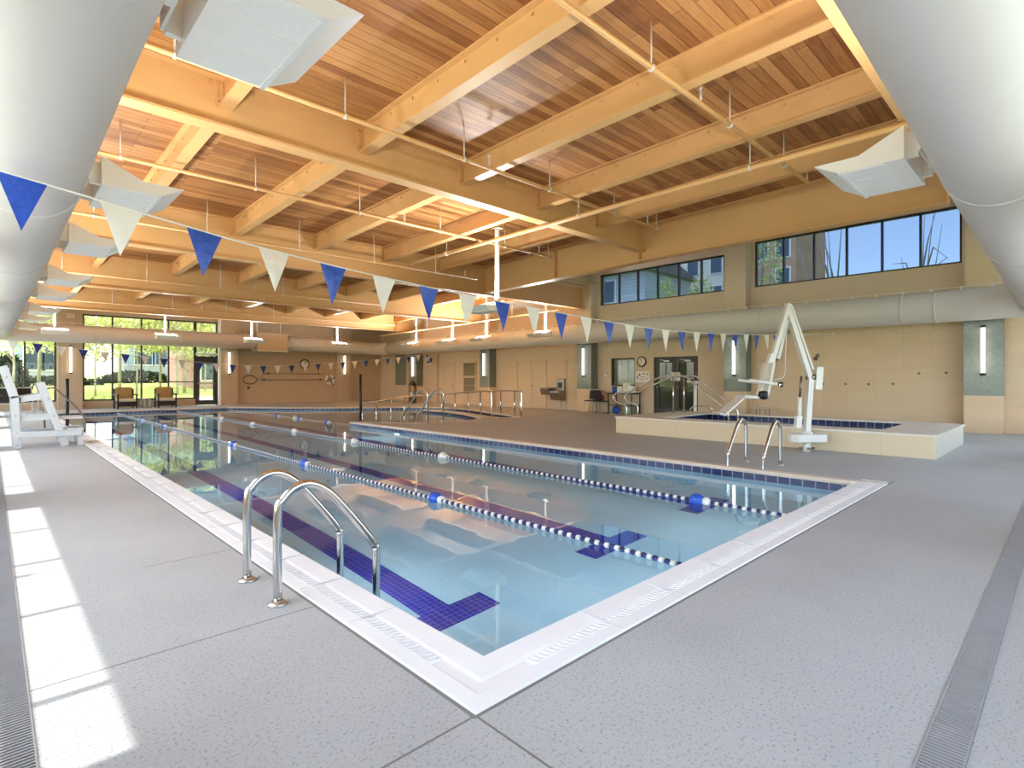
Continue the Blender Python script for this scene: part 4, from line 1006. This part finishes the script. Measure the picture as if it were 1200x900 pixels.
# ------------------------------------------------------------------ furniture by the far windows
def armchair(label, loc, rz):
    t = thing('armchair', label, 'armchair', loc, rz, 'armchairs by the far windows')   # faces -y
    fr = MB()
    for x in (-0.36, 0.31):
        for y in (-0.36, 0.3): fr.box(x, x+0.05, y, y+0.06, 0, 0.6 if y < 0 else 0.84)
        fr.box(x-0.01, x+0.06, -0.38, 0.36, 0.56, 0.62)
    fr.box(-0.36, 0.36, -0.36, 0.36, 0.24, 0.3); fr.build('frame', M['black'], t)
    MB().box(-0.31, 0.31, -0.37, -0.33, 0.1, 0.26).build('apron', M['wicker'], t)
    MB().box(-0.3, 0.3, -0.36, 0.26, 0.3, 0.43).build('seat_cushion', M['seatpad'], t, bevel=0.03)
    MB().bar((0, 0.24, 0.42), (0, 0.34, 0.9), 0.6, 0.13, (0, 1, 0)).build('back_cushion', M['cushion'], t, bevel=0.03)
armchair('black framed armchair with khaki cushion, left one before the far windows', (4.2, 28.3, 0), 0.06)
armchair('black framed armchair with khaki cushion, right one before the far windows', (5.65, 28.15, 0), 0.0)
t = thing('side_table', 'small grey drum side table between the two armchairs', 'side table', (4.95, 28.35, 0))
MB().lathe([(0.2, 0.38), (0.2, 0.41)], (0, 0, 0), 20).build('top', M['dullsteel'], t)
for a in range(6): MB().box(0.17*math.cos(a*1.047)-0.03, 0.17*math.cos(a*1.047)+0.03, 0.17*math.sin(a*1.047)-0.012, 0.17*math.sin(a*1.047)+0.012, 0, 0.38).build('leg', M['dullsteel'], t)
def patio_chair(label, loc, rz):
    t = thing('patio_chair', label, 'chair', loc, rz, 'white framed patio chairs')
    m = MB()
    for x in (-0.25, 0.25):
        m.bar((x, -0.22, 0), (x, -0.22, 0.62), 0.035, 0.035); m.bar((x, 0.26, 0), (x, 0.22, 0.45), 0.035, 0.035); m.bar((x, -0.24, 0.62), (x, 0.3, 0.62), 0.04, 0.03); m.bar((x, 0.2, 0.42), (x, 0.36, 0.95), 0.035, 0.035)
        m.bar((x, -0.22, 0.18), (x, 0.25, 0.18), 0.03, 0.03)
    m.bar((-0.25, -0.22, 0.42), (0.25, -0.22, 0.42), 0.035, 0.035); m.bar((-0.25, 0.36, 0.95), (0.25, 0.36, 0.95), 0.035, 0.035); m.build('frame', M['plastic'], t)
    MB().box(-0.23, 0.23, -0.2, 0.22, 0.41, 0.44).build('seat', M['wicker'], t)
    MB().bar((0, 0.22, 0.48), (0, 0.35, 0.92), 0.46, 0.03, (0, 1, 0)).build('backrest', M['wicker'], t)
patio_chair('white framed patio chair with dark woven back, right one behind the guard chair', (0.95, 25.9, 0), 0.3)
patio_chair('white framed patio chair with dark woven back, left one behind the guard chair', (0.35, 25.6, 0), -0.2)
t = thing('patio_table', 'white patio table at the left edge behind the guard chair', 'table', (-0.1, 24.6, 0))
MB().lathe([(0.42, 0.7), (0.42, 0.73)], (0, 0, 0), 24).build('top', M['frame'], t)
for a in range(4): MB().bar((0.3*math.cos(a*PI/2+0.8), 0.3*math.sin(a*PI/2+0.8), 0), (0.22*math.cos(a*PI/2+0.8), 0.22*math.sin(a*PI/2+0.8), 0.7), 0.04, 0.04).build('leg', M['plastic'], t)

# ------------------------------------------------------------------ far wall equipment
def clock(label, loc, rz, r):
    t = thing('wall_clock', label, 'clock', loc, rz)   # faces -x
    MB().lathe([(r, -0.05), (r, 0), (r*0.98, 0)], (0, 0, 0), 28, 'X').build('rim', M['black'], t)
    MB().lathe([(r*0.82, -0.056), (r*0.82, -0.05)], (0, 0, 0), 28, 'X').build('dial', M['paper'], t)
    m = MB()
    for k in range(12):
        a = k*PI/6; m.bar((-0.058, r*0.62*math.sin(a), r*0.62*math.cos(a)), (-0.058, r*0.74*math.sin(a), r*0.74*math.cos(a)), r*0.06, 0.003, (1, 0, 0))
    m.build('hour_marks', M['black'], t)
    MB().bar((-0.06, 0, 0), (-0.06, -r*0.1, r*0.45), r*0.07, 0.003, (1, 0, 0)).build('hour_hand', M['black'], t)
    MB().bar((-0.061, 0, 0), (-0.061, r*0.12, r*0.62), r*0.05, 0.003, (1, 0, 0)).build('minute_hand', M['black'], t)
clock('round black rimmed clock between the office window and glass double door', (XR, 10.88, 1.89), 0, 0.19)
clock('round clock high on the far wall above the rescue poles', (12.34, YF, 2.08), PI/2, 0.26)
t = thing('life_hook', 'rescue pole with round loop mounted on the far wall', 'rescue pole', (9.2, YF-0.02, 1.23))
MB().tube([(0.6, -0.05, 0), (4.3, -0.05, 0)], 0.016, 8).build('pole', M['dullsteel'], t)
MB().tube([(0.35+0.32*math.cos(a)-0.05, -0.05, 0.22*math.sin(a)) for a in [i*2*PI/20 for i in range(21)]], 0.018, 8).build('loop', M['frame'], t)
for x in (1.0, 4.0): MB().box(x-0.03, x+0.03, -0.07, 0, -0.03, 0.05).build('wall_hook', M['black'], t)
t = thing('reach_pole', 'plain rescue pole mounted above the looped one on far wall', 'rescue pole', (10.2, YF-0.02, 1.55))
MB().tube([(0.0, -0.05, 0), (3.2, -0.05, 0)], 0.016, 8).build('pole', M['dullsteel'], t)
MB().tube([(0.0, -0.05, 0), (-0.1, -0.05, -0.05), (-0.1, -0.05, -0.4)], 0.016, 8).build('crook', M['dullsteel'], t)
for x in (0.2, 2.9): MB().box(x-0.03, x+0.03, -0.07, 0, -0.03, 0.05).build('wall_hook', M['black'], t)
t = thing('ring_buoy', 'white ring buoy hung at the end of the poles on far wall', 'ring buoy', (13.75, YF, 1.22))
rb = MB(); vs = []; fs = []
for i in range(28):
    a = 2*PI*i/28
    for k in range(10):
        bq = 2*PI*k/10; rr = 0.22+0.075*math.cos(bq); vs.append((rr*math.cos(a), -0.09+0.06*math.sin(bq), rr*math.sin(a)))
for i in range(28):
    for k in range(10): fs.append((i*10+k, ((i+1) % 28)*10+k, ((i+1) % 28)*10+(k+1) % 10, i*10+(k+1) % 10))
rb.add(vs, fs, True); rb.build('ring', M['white'], t)
MB().tube([(-0.18, -0.1, 0.17), (0.16, -0.1, -0.17)], 0.012, 6).build('rope', M['frame'], t)
for k in range(4):
    a = k*PI/2+0.4; MB().bar((0.14*math.cos(a), -0.155, 0.14*math.sin(a)), (0.3*math.cos(a), -0.155, 0.3*math.sin(a)), 0.05, 0.004, (0, 1, 0)).build('band', M['frame'], t)
t = MB(); t.lathe([(0.06, -0.03), (0.06, 0)], (9.45, YF, 0.82), 12, 'Y'); tag(t.build('wall_outlet', M['frame']), 'small dark round outlet low on the far wall', 'outlet')
for (loc, lab) in (((2.4, YF-0.3, 3.85), 'small beige speaker high on the far pilaster by the left duct'),):
    t = thing('wall_speaker', lab, 'speaker', loc); MB().box(-0.17, 0.17, -0.16, 0, -0.12, 0.14).build('cabinet', M['wall_far'], t, bevel=0.01); MB().box(-0.14, 0.14, -0.165, -0.16, -0.09, 0.11).build('grille', M['seatpad'], t)

# ------------------------------------------------------------------ right wall equipment
t = thing('drinking_fountain', 'steel two-level drinking fountain with bottle filler on right wall', 'drinking fountain', (XR-0.03, 14.95, 0))
MB().prism([(-0.02, 0.62), (-0.42, 0.62), (-0.48, 0.86), (-0.48, 0.9), (-0.02, 0.9)], 0.04, 0.52, 'Y').build('upper_basin', M['dullsteel'], t, bevel=0.02)
MB().prism([(-0.02, 0.38), (-0.38, 0.42), (-0.46, 0.7), (-0.46, 0.78), (-0.02, 0.78)], -0.5, 0.02, 'Y').build('lower_basin', M['dullsteel'], t, bevel=0.02)
MB().box(-0.12, 0, -0.48, -0.08, 0.78, 1.28).build('bottle_filler', M['dullsteel'], t, bevel=0.02)
MB().box(-0.125, -0.12, -0.4, -0.16, 0.9, 1.12).build('filler_alcove', M['frame'], t)
for y, z in ((0.28, 0.9), (-0.2, 0.78)): MB().tube([(-0.34, y, z), (-0.34, y, z+0.05), (-0.28, y, z+0.07)], 0.014, 8).build('spout', M['chrome'], t)
def shower(label, loc):
    t = thing('wall_shower', label, 'shower', loc); MB().lathe([(0.05, -0.012), (0.05, 0)], (0, 0, 0), 14, 'X').build('flange', M['dullsteel'], t)
    MB().tube([(0, 0, 0), (-0.1, 0, 0.02), (-0.16, 0, -0.05)], 0.014, 8).build('arm', M['dullsteel'], t); MB().tube([(-0.15, 0, -0.04), (-0.2, 0, -0.1)], [0.025, 0.06], 12).build('head', M['dullsteel'], t)
def gx(x, y, X):
    tt = (x-600)/636; rx, ry = .6934+tt*.7206, .7206-tt*.6934; dd = X/rx; return (X, ry*dd, 1.27+(444-y)/636*dd)
shower('steel shower head on the tiled wall left of the pool lift', (XR-0.012, 6.15, 1.95)); shower('steel shower head on the tiled wall behind the pool lift', (XR-0.012, 5.1, 1.93))
def valve(label, loc):
    t = thing('shower_valve', label, 'shower valve', loc); MB().lathe([(0.085, -0.012), (0.085, 0)], (0, 0, 0), 18, 'X').build('plate', M['dullsteel'], t)
    MB().tube([(0, 0, 0), (-0.06, 0, 0)], 0.025, 10).bar((-0.055, 0, 0), (-0.06, 0.03, -0.09), 0.02, 0.015).build('lever', M['chrome'], t)
valve('round steel shower valve behind the lift seat', (XR-0.012, 6.1, 1.1)); valve('round steel shower valve behind the lift mast', (XR-0.012, 5.08, 1.1))
for k, (px, py) in enumerate([(965, 450), (991, 450), (1018, 450), (1046.5, 450), (1077, 437.5), (1109, 437)]):
    p = gx(px, py, XR-0.012)
    t = thing('robe_hook', 'small steel robe hook on the tiled wall, %s from the lift' % ordinal(k), 'hook', (XR-0.012, round(p[1], 2), round(p[2], 2)), 0, 'robe hooks on the tiled wall')
    MB().lathe([(0.03, -0.01), (0.03, 0)], (0, 0, 0), 12, 'X').build('plate', M['dullsteel'], t); MB().tube([(0, 0, 0), (-0.05, 0, 0), (-0.06, 0, 0.03)], 0.01, 8).build('peg', M['dullsteel'], t)
t = thing('notice_board', 'pale paper notice sheet pinned below the clock on right wall', 'notice', (XR, 10.86, 1.34))
MB().box(-0.012, 0, -0.29, 0.29, -0.2, 0.2).build('sheet', M['paper'], t)
m = MB()
for (a, z, w_, h_) in ((-0.2, 0.1, 0.06, 0.05), (-0.05, 0.11, 0.09, 0.04), (0.12, 0.08, 0.07, 0.08), (0.21, -0.02, 0.05, 0.12), (-0.17, -0.06, 0.12, 0.02), (0.02, -0.08, 0.12, 0.02), (-0.02, 0.0, 0.16, 0.015)): m.box(-0.014, -0.012, a-w_/2, a+w_/2, z-h_/2, z+h_/2)
m.build('printed_marks', M['ink'], t)
t = MB(); t.lathe([(0.09, -0.03), (0.09, 0)], (XR, 12.45, 1.42), 18, 'X'); tag(t.build('fire_alarm_bell', M['paper']), 'small round pale wall device left of the office window', 'alarm')
# table + chairs + clutter under the office window
t = thing('folding_table', 'black folding table under the office window', 'table', (XR-0.45, 11.35, 0))
MB().box(-0.3, 0.3, -0.55, 0.55, 0.72, 0.76).build('tabletop', M['black'], t, bevel=0.006)
for x in (-0.26, 0.26):
    for y in (-0.5, 0.5): MB().box(x-0.015, x+0.015, y-0.015, y+0.015, 0, 0.72).build('leg', M['black'], t)
MB().box(-0.28, 0.28, -0.52, 0.52, 0.3, 0.32).build('shelf', M['black'], t)
def stack_chair(label, loc, rz):
    t = thing('stacking_chair', label, 'chair', loc, rz, 'black chairs by the office window')   # faces -x
    for x in (-0.2, 0.2):
        for y in (-0.2, 0.2): MB().bar((x*1.1, y*1.1, 0), (x, y, 0.44), 0.022, 0.022).build('leg', M['dullsteel'], t)
    MB().box(-0.22, 0.22, -0.22, 0.22, 0.43, 0.47).build('seat', M['black'], t, bevel=0.015)
    MB().bar((0.2, 0, 0.5), (0.27, 0, 0.84), 0.42, 0.03, (1, 0, 0)).build('backrest', M['black'], t, bevel=0.01)
stack_chair('black stacking chair beside the tiled pilaster', (16.35, 12.65, 0), 0.2); stack_chair('black stacking chair beside the folding table', (16.25, 12.15, 0), PI)
t = MB(); t.ball((16.27, 12.15, 0.47+0.11), 0.11); tag(t.build('ball', M['red']), 'red ball resting on a black chair', 'ball')
t = thing('tissue_jug', 'blue plastic tub on the folding table', 'tub', (XR-0.5, 11.7, 0.76)); MB().lathe([(0.1, 0), (0.12, 0.2)], (0, 0, 0), 16).build('body', M['blueplastic'], t); MB().lathe([(0.125, 0.2), (0.125, 0.23)], (0, 0, 0), 16).build('lid', M['navyplastic'], t)
for k, (y, z, wd) in enumerate(((11.45, 0.76, 'left'), (11.2, 0.76, 'middle'), (10.98, 0.76, 'right'))):
    m = MB(); h = (0.22, 0.36, 0.26)[k]; m.box(XR-0.6, XR-0.4, y-0.1, y+0.1, z, z+h)
    tag(m.build('carton', M['paper'], bevel=0.006), '%s white carton on the folding table under the clock' % wd, 'carton', 'cartons on the folding table')
t = thing('storage_bin', 'pale green storage bin under the folding table', 'bin', (XR-0.45, 11.15, 0.0)); MB().lathe([(0.16, 0), (0.2, 0.27)], (0, 0, 0), 18).build('body', M['basket'], t); MB().lathe([(0.21, 0.26), (0.21, 0.285)], (0, 0, 0), 18).build('rim', M['basket'], t)
t = MB(); t.ball((XR-0.5, 11.65, 0.14), 0.14, (1, 1.3, 1)); tag(t.build('inflatable_ring', M['blueplastic']), 'blue rubber exercise ball under the folding table', 'ball')
t = thing('sign_stand', 'pale pedestal stand with a small dark tray near the double door', 'stand', (15.6, 8.1, 0))
MB().lathe([(0.16, 0), (0.16, 0.02), (0.05, 0.04), (0.05, 1.12), (0.09, 1.16)], (0, 0, 0), 16).build('pedestal', M['white'], t); MB().box(-0.17, 0.17, -0.2, 0.2, 1.16, 1.21).build('platform', M['edge'], t, bevel=0.01); MB().box(-0.1, 0.1, -0.12, 0.12, 1.21, 1.25).build('tray', M['frame'], t)
t = thing('shower_stool', 'small low white stool against the tiled shower wall', 'stool', (16.4, 6.4, 0)); MB().box(-0.17, 0.17, -0.17, 0.17, 0.4, 0.43).build('seat', M['plastic'], t, bevel=0.01)
for x in (-0.14, 0.14):
    for y in (-0.14, 0.14): MB().box(x-0.015, x+0.015, y-0.015, y+0.015, 0, 0.4).build('leg', M['dullsteel'], t)
t = thing('litter_bin', 'tall dark litter bin with steel lid near the farthest right pilaster', 'bin', (15.9, 24.0, 0)); MB().lathe([(0.2, 0), (0.2, 0.95)], (0, 0, 0), 20).build('body', M['dullsteel'], t); MB().lathe([(0.21, 0.95), (0.21, 1.0), (0.1, 1.12), (0.04, 1.14)], (0, 0, 0), 20).build('lid', M['frame'], t)

# ------------------------------------------------------------------ outdoors
g = MB(); g.add([(-60, -60, -0.15), (90, -60, -0.15), (90, 29.5, -0.15), (-60, 29.5, -0.15)], [(0, 1, 2, 3)])
g.add([(-60, 29.5, -0.15), (90, 29.5, -0.15), (90, 48, 0.9), (-60, 48, 0.9), (90, 110, 2.0), (-60, 110, 2.0)], [(0, 1, 2, 3), (3, 2, 4, 5)])
# hole under the building is not needed: the pool basin sits below, so cut the ground around it
g = MB()
for (a, bq, c_, d_) in ((-60, -9, -60, YF+0.3), (XR+0.3, 90, -60, YF+0.3), (-9, XR+0.3, -60, -9)): g.add([(a, c_, -0.15), (bq, c_, -0.15), (bq, d_, -0.15), (a, d_, -0.15)], [(0, 1, 2, 3)])
g.add([(-60, YF+0.3, -0.15), (90, YF+0.3, -0.15), (90, 48, 0.9), (-60, 48, 0.9), (90, 110, 2.0), (-60, 110, 2.0)], [(0, 1, 2, 3), (3, 2, 4, 5)])
tag(g.build('lawn', M['grass']), 'sunny green lawn rising beyond the far windows', 'lawn', kind='stuff')
p = MB(); p.box(-9, XL-0.3, -9, YF+0.3, -0.3, -0.1); p.box(XL-0.3, XR+0.3, -9, YN-0.3, -0.3, -0.1); struct(p, 'bounce_terrace', plain('pale_bounce_terrace', (196, 196, 196), 0.8, var=0.04))  # unseen pale paving added to bounce neutral daylight indoors
p = MB(); p.add([(-30, 33.0, 0.1), (30, 33.0, 0.1), (30, 34.6, 0.19), (-30, 34.6, 0.19)], [(0, 1, 2, 3)]); p2 = p.build('garden_path', M['mulch']); p2.location.z = 0.02; tag(p2, kind='structure')

def make_tree(leaf, H, R, trunk_r, nleaf, seed, label, loc, low=0.45):
    rnd = random.Random(seed); t = thing('tree', label, 'tree', loc)
    m = MB(); m.tube([(0, 0, -0.3), (0.05, 0, H*0.3), (-0.05, 0.06, H*0.6), (0, 0, H*0.9)], [trunk_r, trunk_r*0.85, trunk_r*0.5, trunk_r*0.15], 8); tops = []
    for k in range(7):
        a = rnd.uniform(0, 2*PI); z0 = H*rnd.uniform(0.3, 0.6); q = Vector((math.cos(a)*R*0.75, math.sin(a)*R*0.75, z0+H*0.28)); m.tube([(0, 0, z0), q*0.5+Vector((0, 0, z0*0.5+0.1)), q], [trunk_r*0.4, trunk_r*0.28, 0.015], 6); tops.append(q)
    m.build('trunk', M['bark'], t)
    f_ = MB()
    for i in range(nleaf):
        while True:
            p = Vector((rnd.uniform(-1, 1), rnd.uniform(-1, 1), rnd.uniform(-1, 1)))
            if p.length < 1: break
        if rnd.random() < 0.6: p = p.normalized()*rnd.uniform(0.7, 1)
        cz = H*(low+1)/2
        c_ = Vector((p.x*R*(1+0.25*math.sin(5*p.z+seed)), p.y*R, cz+p.z*H*(1-low)/2))
        s_ = rnd.uniform(0.07, 0.16)*max(R, 1.7)/2.2
        n_ = Vector((rnd.gauss(0, 1), rnd.gauss(0, 1), rnd.gauss(0, 1))).normalized(); a = n_.orthogonal().normalized(); b_ = n_.cross(a)
        f_.add([c_-a*s_, c_-b_*s_*0.6, c_+a*s_, c_+b_*s_*0.6], [(0, 1, 2, 3)])
    f_.build('foliage', leaf, t, fix=False)
    return t
def gy_(px, Y):
    tt = (px-600)/636; return (.6934+tt*.7206)/(.7206-tt*.6934)*Y
def zg(y): return -0.15+(y-29.4)*0.0565 if y < 48 else 0.9+(y-48)*0.0177
kinds = [make_tree(M['leaf_yellow'], 6.0, 2.3, 0.06, 1100, 3, 'x', (0, 0, -50), 0.36), make_tree(M['leaf_green'], 7.5, 2.7, 0.09, 1300, 5, 'x', (0, 0, -50), 0.33)]
spots = [(15, 36, 0), (45, 41, 1), (70, 38, 0), (112, 37, 0), (140, 43, 1), (160, 39, 0), (188, 44, 1), (208, 37.5, 0), (216, 39, 1), (92, 48, 1), (240, 40, 0)]
for i, (px, Y, k) in enumerate(spots):
    lab = '%s from the left through the far windows, %s tree' % (ordinal(i), 'yellow-green spring' if k == 0 else 'taller darker green')
    lab = '%s tree outside the far windows, number %s counting from its left' % ('yellow-green' if k == 0 else 'taller green', ordinal(i))
    X = gy_(px, Y)
    if i in (0, 1): o = kinds[k]; o.location = (X, Y, zg(Y)); o['label'] = lab
    else: o = dup(kinds[k], (X, Y, zg(Y)), i*1.3, lab, 0.85+0.3*((i*37) % 10)/10)
    o['group'] = 'trees outside the far windows'
xs_ = sorted([o for o in COL.objects if o.get('group') == 'trees outside the far windows'], key=lambda o: math.atan2(o.location.x, o.location.y))
for i, o in enumerate(xs_): o['label'] = '%s tree from the left seen outside the far windows' % ordinal(i)
def bush(label, loc, sx, sy, sz, nleaf, leaf, seed):
    rnd = random.Random(seed); f_ = MB()
    for i in range(nleaf):
        p = Vector((rnd.gauss(0, 1), rnd.gauss(0, 1), rnd.gauss(0, 1))).normalized()*rnd.uniform(0.75, 1)
        c_ = Vector((p.x*sx, p.y*sy, abs(p.z)*sz)); s_ = rnd.uniform(0.06, 0.14)*1.4
        n_ = Vector((rnd.gauss(0, 1), rnd.gauss(0, 1), rnd.gauss(0, 1))).normalized(); a = n_.orthogonal().normalized(); b_ = n_.cross(a)
        f_.add([c_-a*s_, c_-b_*s_*0.6, c_+a*s_, c_+b_*s_*0.6], [(0, 1, 2, 3)])
    o = f_.build('shrub', leaf, fix=False); o.location = loc; tag(o, label, 'shrub')
bush('large dark evergreen shrub outside the far left window', (gy_(5, 39), 39, zg(39)), 1.1, 1.0, 2.3, 1300, M['leaf_dark'], 1)
bush('low dark hedge below the grey house on the left', (gy_(60, 47), 47, zg(47)), 3.0, 0.5, 0.6, 1000, M['leaf_dark'], 2)
bush('dark hedge behind the trees in the middle far window', (gy_(160, 50), 50, zg(50)), 2.6, 0.6, 1.0, 1100, M['leaf_dark'], 3)
bush('yellow flowering shrub just outside the sill of the far windows', (gy_(112, 31.2), 31.2, zg(31.2)), 0.7, 0.4, 0.45, 400, M['leaf_yellow'], 4)
# houses beyond the far wall
def house(label, x0, x1, y0, y1, zb, h, wall, wins, roof=True):
    t = thing('house', label, 'house', ((x0+x1)/2, (y0+y1)/2, zb)); o = ((x0+x1)/2, (y0+y1)/2, zb)
    MB().box(x0, x1, y0, y1, zb, zb+h).build('walls', wall, t, o)
    if roof:
        ym = (y0+y1)/2; MB().prism([(y0-0.6, zb+h), (y1+0.6, zb+h), (ym, zb+h+2.6)], x0-0.5, x1+0.5, 'X').build('roof', M['roofing'], t, o)
    for (x, z, w_, h_, shut) in wins:
        f_ = MB().box(x-w_/2-0.08, x+w_/2+0.08, y0-0.05, y0, z-0.08, z+h_+0.08).build('window_frame', M['white'], t, o); MB().box(x-w_/2, x+w_/2, y0-0.07, y0-0.05, z, z+h_).build('window_pane', M['darkglass'], f_)
        f_.children[0].data.transform(Matrix.Translation((-o[0], -o[1], -o[2])))
        if shut:
            for s in (-1, 1): MB().box(x+s*(w_/2+0.3)-0.2, x+s*(w_/2+0.3)+0.2, y0-0.06, y0, z, z+h_).build('shutter', M['shutter'], t, o)
xa, xb_ = gy_(25, 56), gy_(78, 56)
house('grey sided house with pale shutters beyond the left far window', xa, xb_+1.0, 56, 64, 1.0, 7, M['siding_x'], [(gy_(40, 56), 2.0, 1.2, 2.0, True), (gy_(62, 56), 2.0, 1.2, 2.0, True), (gy_(50, 56), 5.5, 1.2, 1.6, True)])
house('grey sided house beyond the middle far windows', gy_(150, 60), gy_(214, 60), 60, 68, 1.1, 8, M['siding_x'], [(gy_(168, 60), 2.6, 1.3, 2.0, True), (gy_(192, 60), 2.6, 1.3, 2.0, True), (gy_(192, 60), 6.3, 1.3, 1.8, True)])
house('red brick house seen through the glass exit door', gy_(228, 42), gy_(275, 42), 42, 50, zg(42), 9, M['brick'], [(gy_(245.5, 42), 1.2, 1.0, 2.4, True), (gy_(240, 42), 5.5, 1.0, 2.0, False)])
# buildings beyond the right clerestory
def side_block(name, label, x, y0, y1, zb, zt, wall, wins, cat='building'):
    t = thing(name, label, cat, (x+3, (y0+y1)/2, zb)); o = (x+3, (y0+y1)/2, zb)
    MB().box(x, x+6, y0, y1, zb, zt).build('walls', wall, t, o)
    MB().prism([(x-0.5, zt), (x+6.5, zt), (x+3, zt+0.9)], y0-0.4, y1+0.4, 'Y').build('roof', M['roofing'], t, o)
    for (y, z, w_, h_) in wins:
        f_ = MB().box(x-0.06, x, y-w_/2-0.1, y+w_/2+0.1, z-0.1, z+h_+0.1).build('window_frame', M['white'], t, o)
        MB().box(x-0.09, x-0.06, y-w_/2, y+w_/2, z, z+h_).build('window_pane', M['darkglass'], f_, o)
side_block('apartment_block', 'grey sided building seen through the left clerestory windows', 30, 19.0, 28.5, -0.15, 8.2, M['siding'], [(22, 6.4, 1.4, 1.4)])
side_block('apartment_block', 'white rowhouse block seen through the middle clerestory panes', 42, 18.5, 28.0, -0.15, 14, M['spa_end'], [(20 + 2*i, z, 0.9, 1.5) for i in range(4) for z in (7.2, 9.8)])
side_block('apartment_block', 'brown brick building at the left of the right clerestory windows', 38, 12.7, 16.2, -0.15, 14, M['brick_y'], [(13.5, 9.4, 0.8, 1.3), (13.5, 7.4, 0.8, 1.2), (14.9, 9.4, 0.8, 1.3)])
for i, (x, y, z, lab) in enumerate(((26, 15.2, 3.8, 'left'), (26.5, 13.4, 3.9, 'middle'), (26, 10.2, 3.9, 'right'))):
    b_ = random.Random(i)
    o = make_tree(M['leaf_yellow'], 6.9 if i < 2 else 9.4, 0.8 if i < 2 else 0.95, 0.09, 900, 20+i, '%s leafy tree seen through the clerestory windows above the duct' % lab, (x, y, -0.15), 0.4)
for i, (x, y) in enumerate(((33, 9.0), (34, 5.5))):
    t = thing('bare_tree', '%s bare branched tree against the sky in right clerestory' % ('left', 'right')[i], 'tree', (x, y, -0.15)); rnd = random.Random(40+i); m = MB(); t.scale = (1.25, 1.25, 1.3)
    m.tube([(0, 0, 0), (0, 0, 5)], [0.12, 0.07], 6)
    for k in range(8):
        a = rnd.uniform(0, 6.28); r_ = rnd.uniform(0.5, 1.6); m.tube([(0, 0, 2.6+0.3*k), (r_*0.5*math.cos(a), r_*0.5*math.sin(a), 4.0+0.35*k), (r_*math.cos(a), r_*math.sin(a), 5.4+rnd.uniform(0, 2.6))], [0.045, 0.028, 0.01], 5)
    m.build('branches', plain('grey_bark', (150, 146, 142), 0.8), t)

# ------------------------------------------------------------------ light
wd_ = bpy.data.worlds.new('sky'); SC.world = wd_; wd_.use_nodes = True; nt = wd_.node_tree; nt.nodes.clear()
o_ = nt.nodes.new('ShaderNodeOutputWorld'); bg = nt.nodes.new('ShaderNodeBackground'); sk = nt.nodes.new('ShaderNodeTexSky')
sk.sky_type = 'NISHITA'; sk.sun_disc = False; sk.sun_elevation = math.radians(60); sk.sun_rotation = math.radians(-90); sk.air_density = 1.0; sk.dust_density = 1.0; sk.ozone_density = 1.0
hs = nt.nodes.new('ShaderNodeHueSaturation'); hs.inputs['Saturation'].default_value = 0.6; nt.links.new(sk.outputs[0], hs.inputs['Color']); nt.links.new(hs.outputs[0], bg.inputs[0]); nt.links.new(bg.outputs[0], o_.inputs[0]); bg.inputs[1].default_value = 0.75
sl = bpy.data.lights.new('sun', 'SUN'); sl.energy = 5.2; sl.angle = math.radians(0.6); sl.color = (1.0, 0.96, 0.88)
so_ = bpy.data.objects.new('sun', sl); COL.objects.link(so_)
el = math.atan2(4.0, 0.36-(XL-0.3)); so_.rotation_euler = Vector((math.cos(el), 0, -math.sin(el))).to_track_quat('-Z', 'Y').to_euler()

# ------------------------------------------------------------------ camera
cam = bpy.data.cameras.new('camera'); co = bpy.data.objects.new('camera', cam); COL.objects.link(co)
co.location = (0, 0, 1.27); co.rotation_euler = (PI/2, 0, -math.asin(0.6934)); cam.sensor_width = 36; cam.lens = 36*636/1200; cam.shift_y = -0.005; cam.clip_start = 0.02; cam.clip_end = 400
SC.camera = co
SC.view_settings.view_transform = 'Standard'; SC.view_settings.look = 'None'; SC.view_settings.gamma = 1.0; SC.view_settings.use_curve_mapping = False; SC.view_settings.exposure = 0.55
SC.cycles.use_denoising = True
SC.cycles.max_bounces = 8; SC.cycles.diffuse_bounces = 4; SC.cycles.transmission_bounces = 6; SC.cycles.transparent_max_bounces = 12
SC.cycles.caustics_refractive = True; SC.cycles.caustics_reflective = False
SC.cycles.sample_clamp_indirect = 6.0
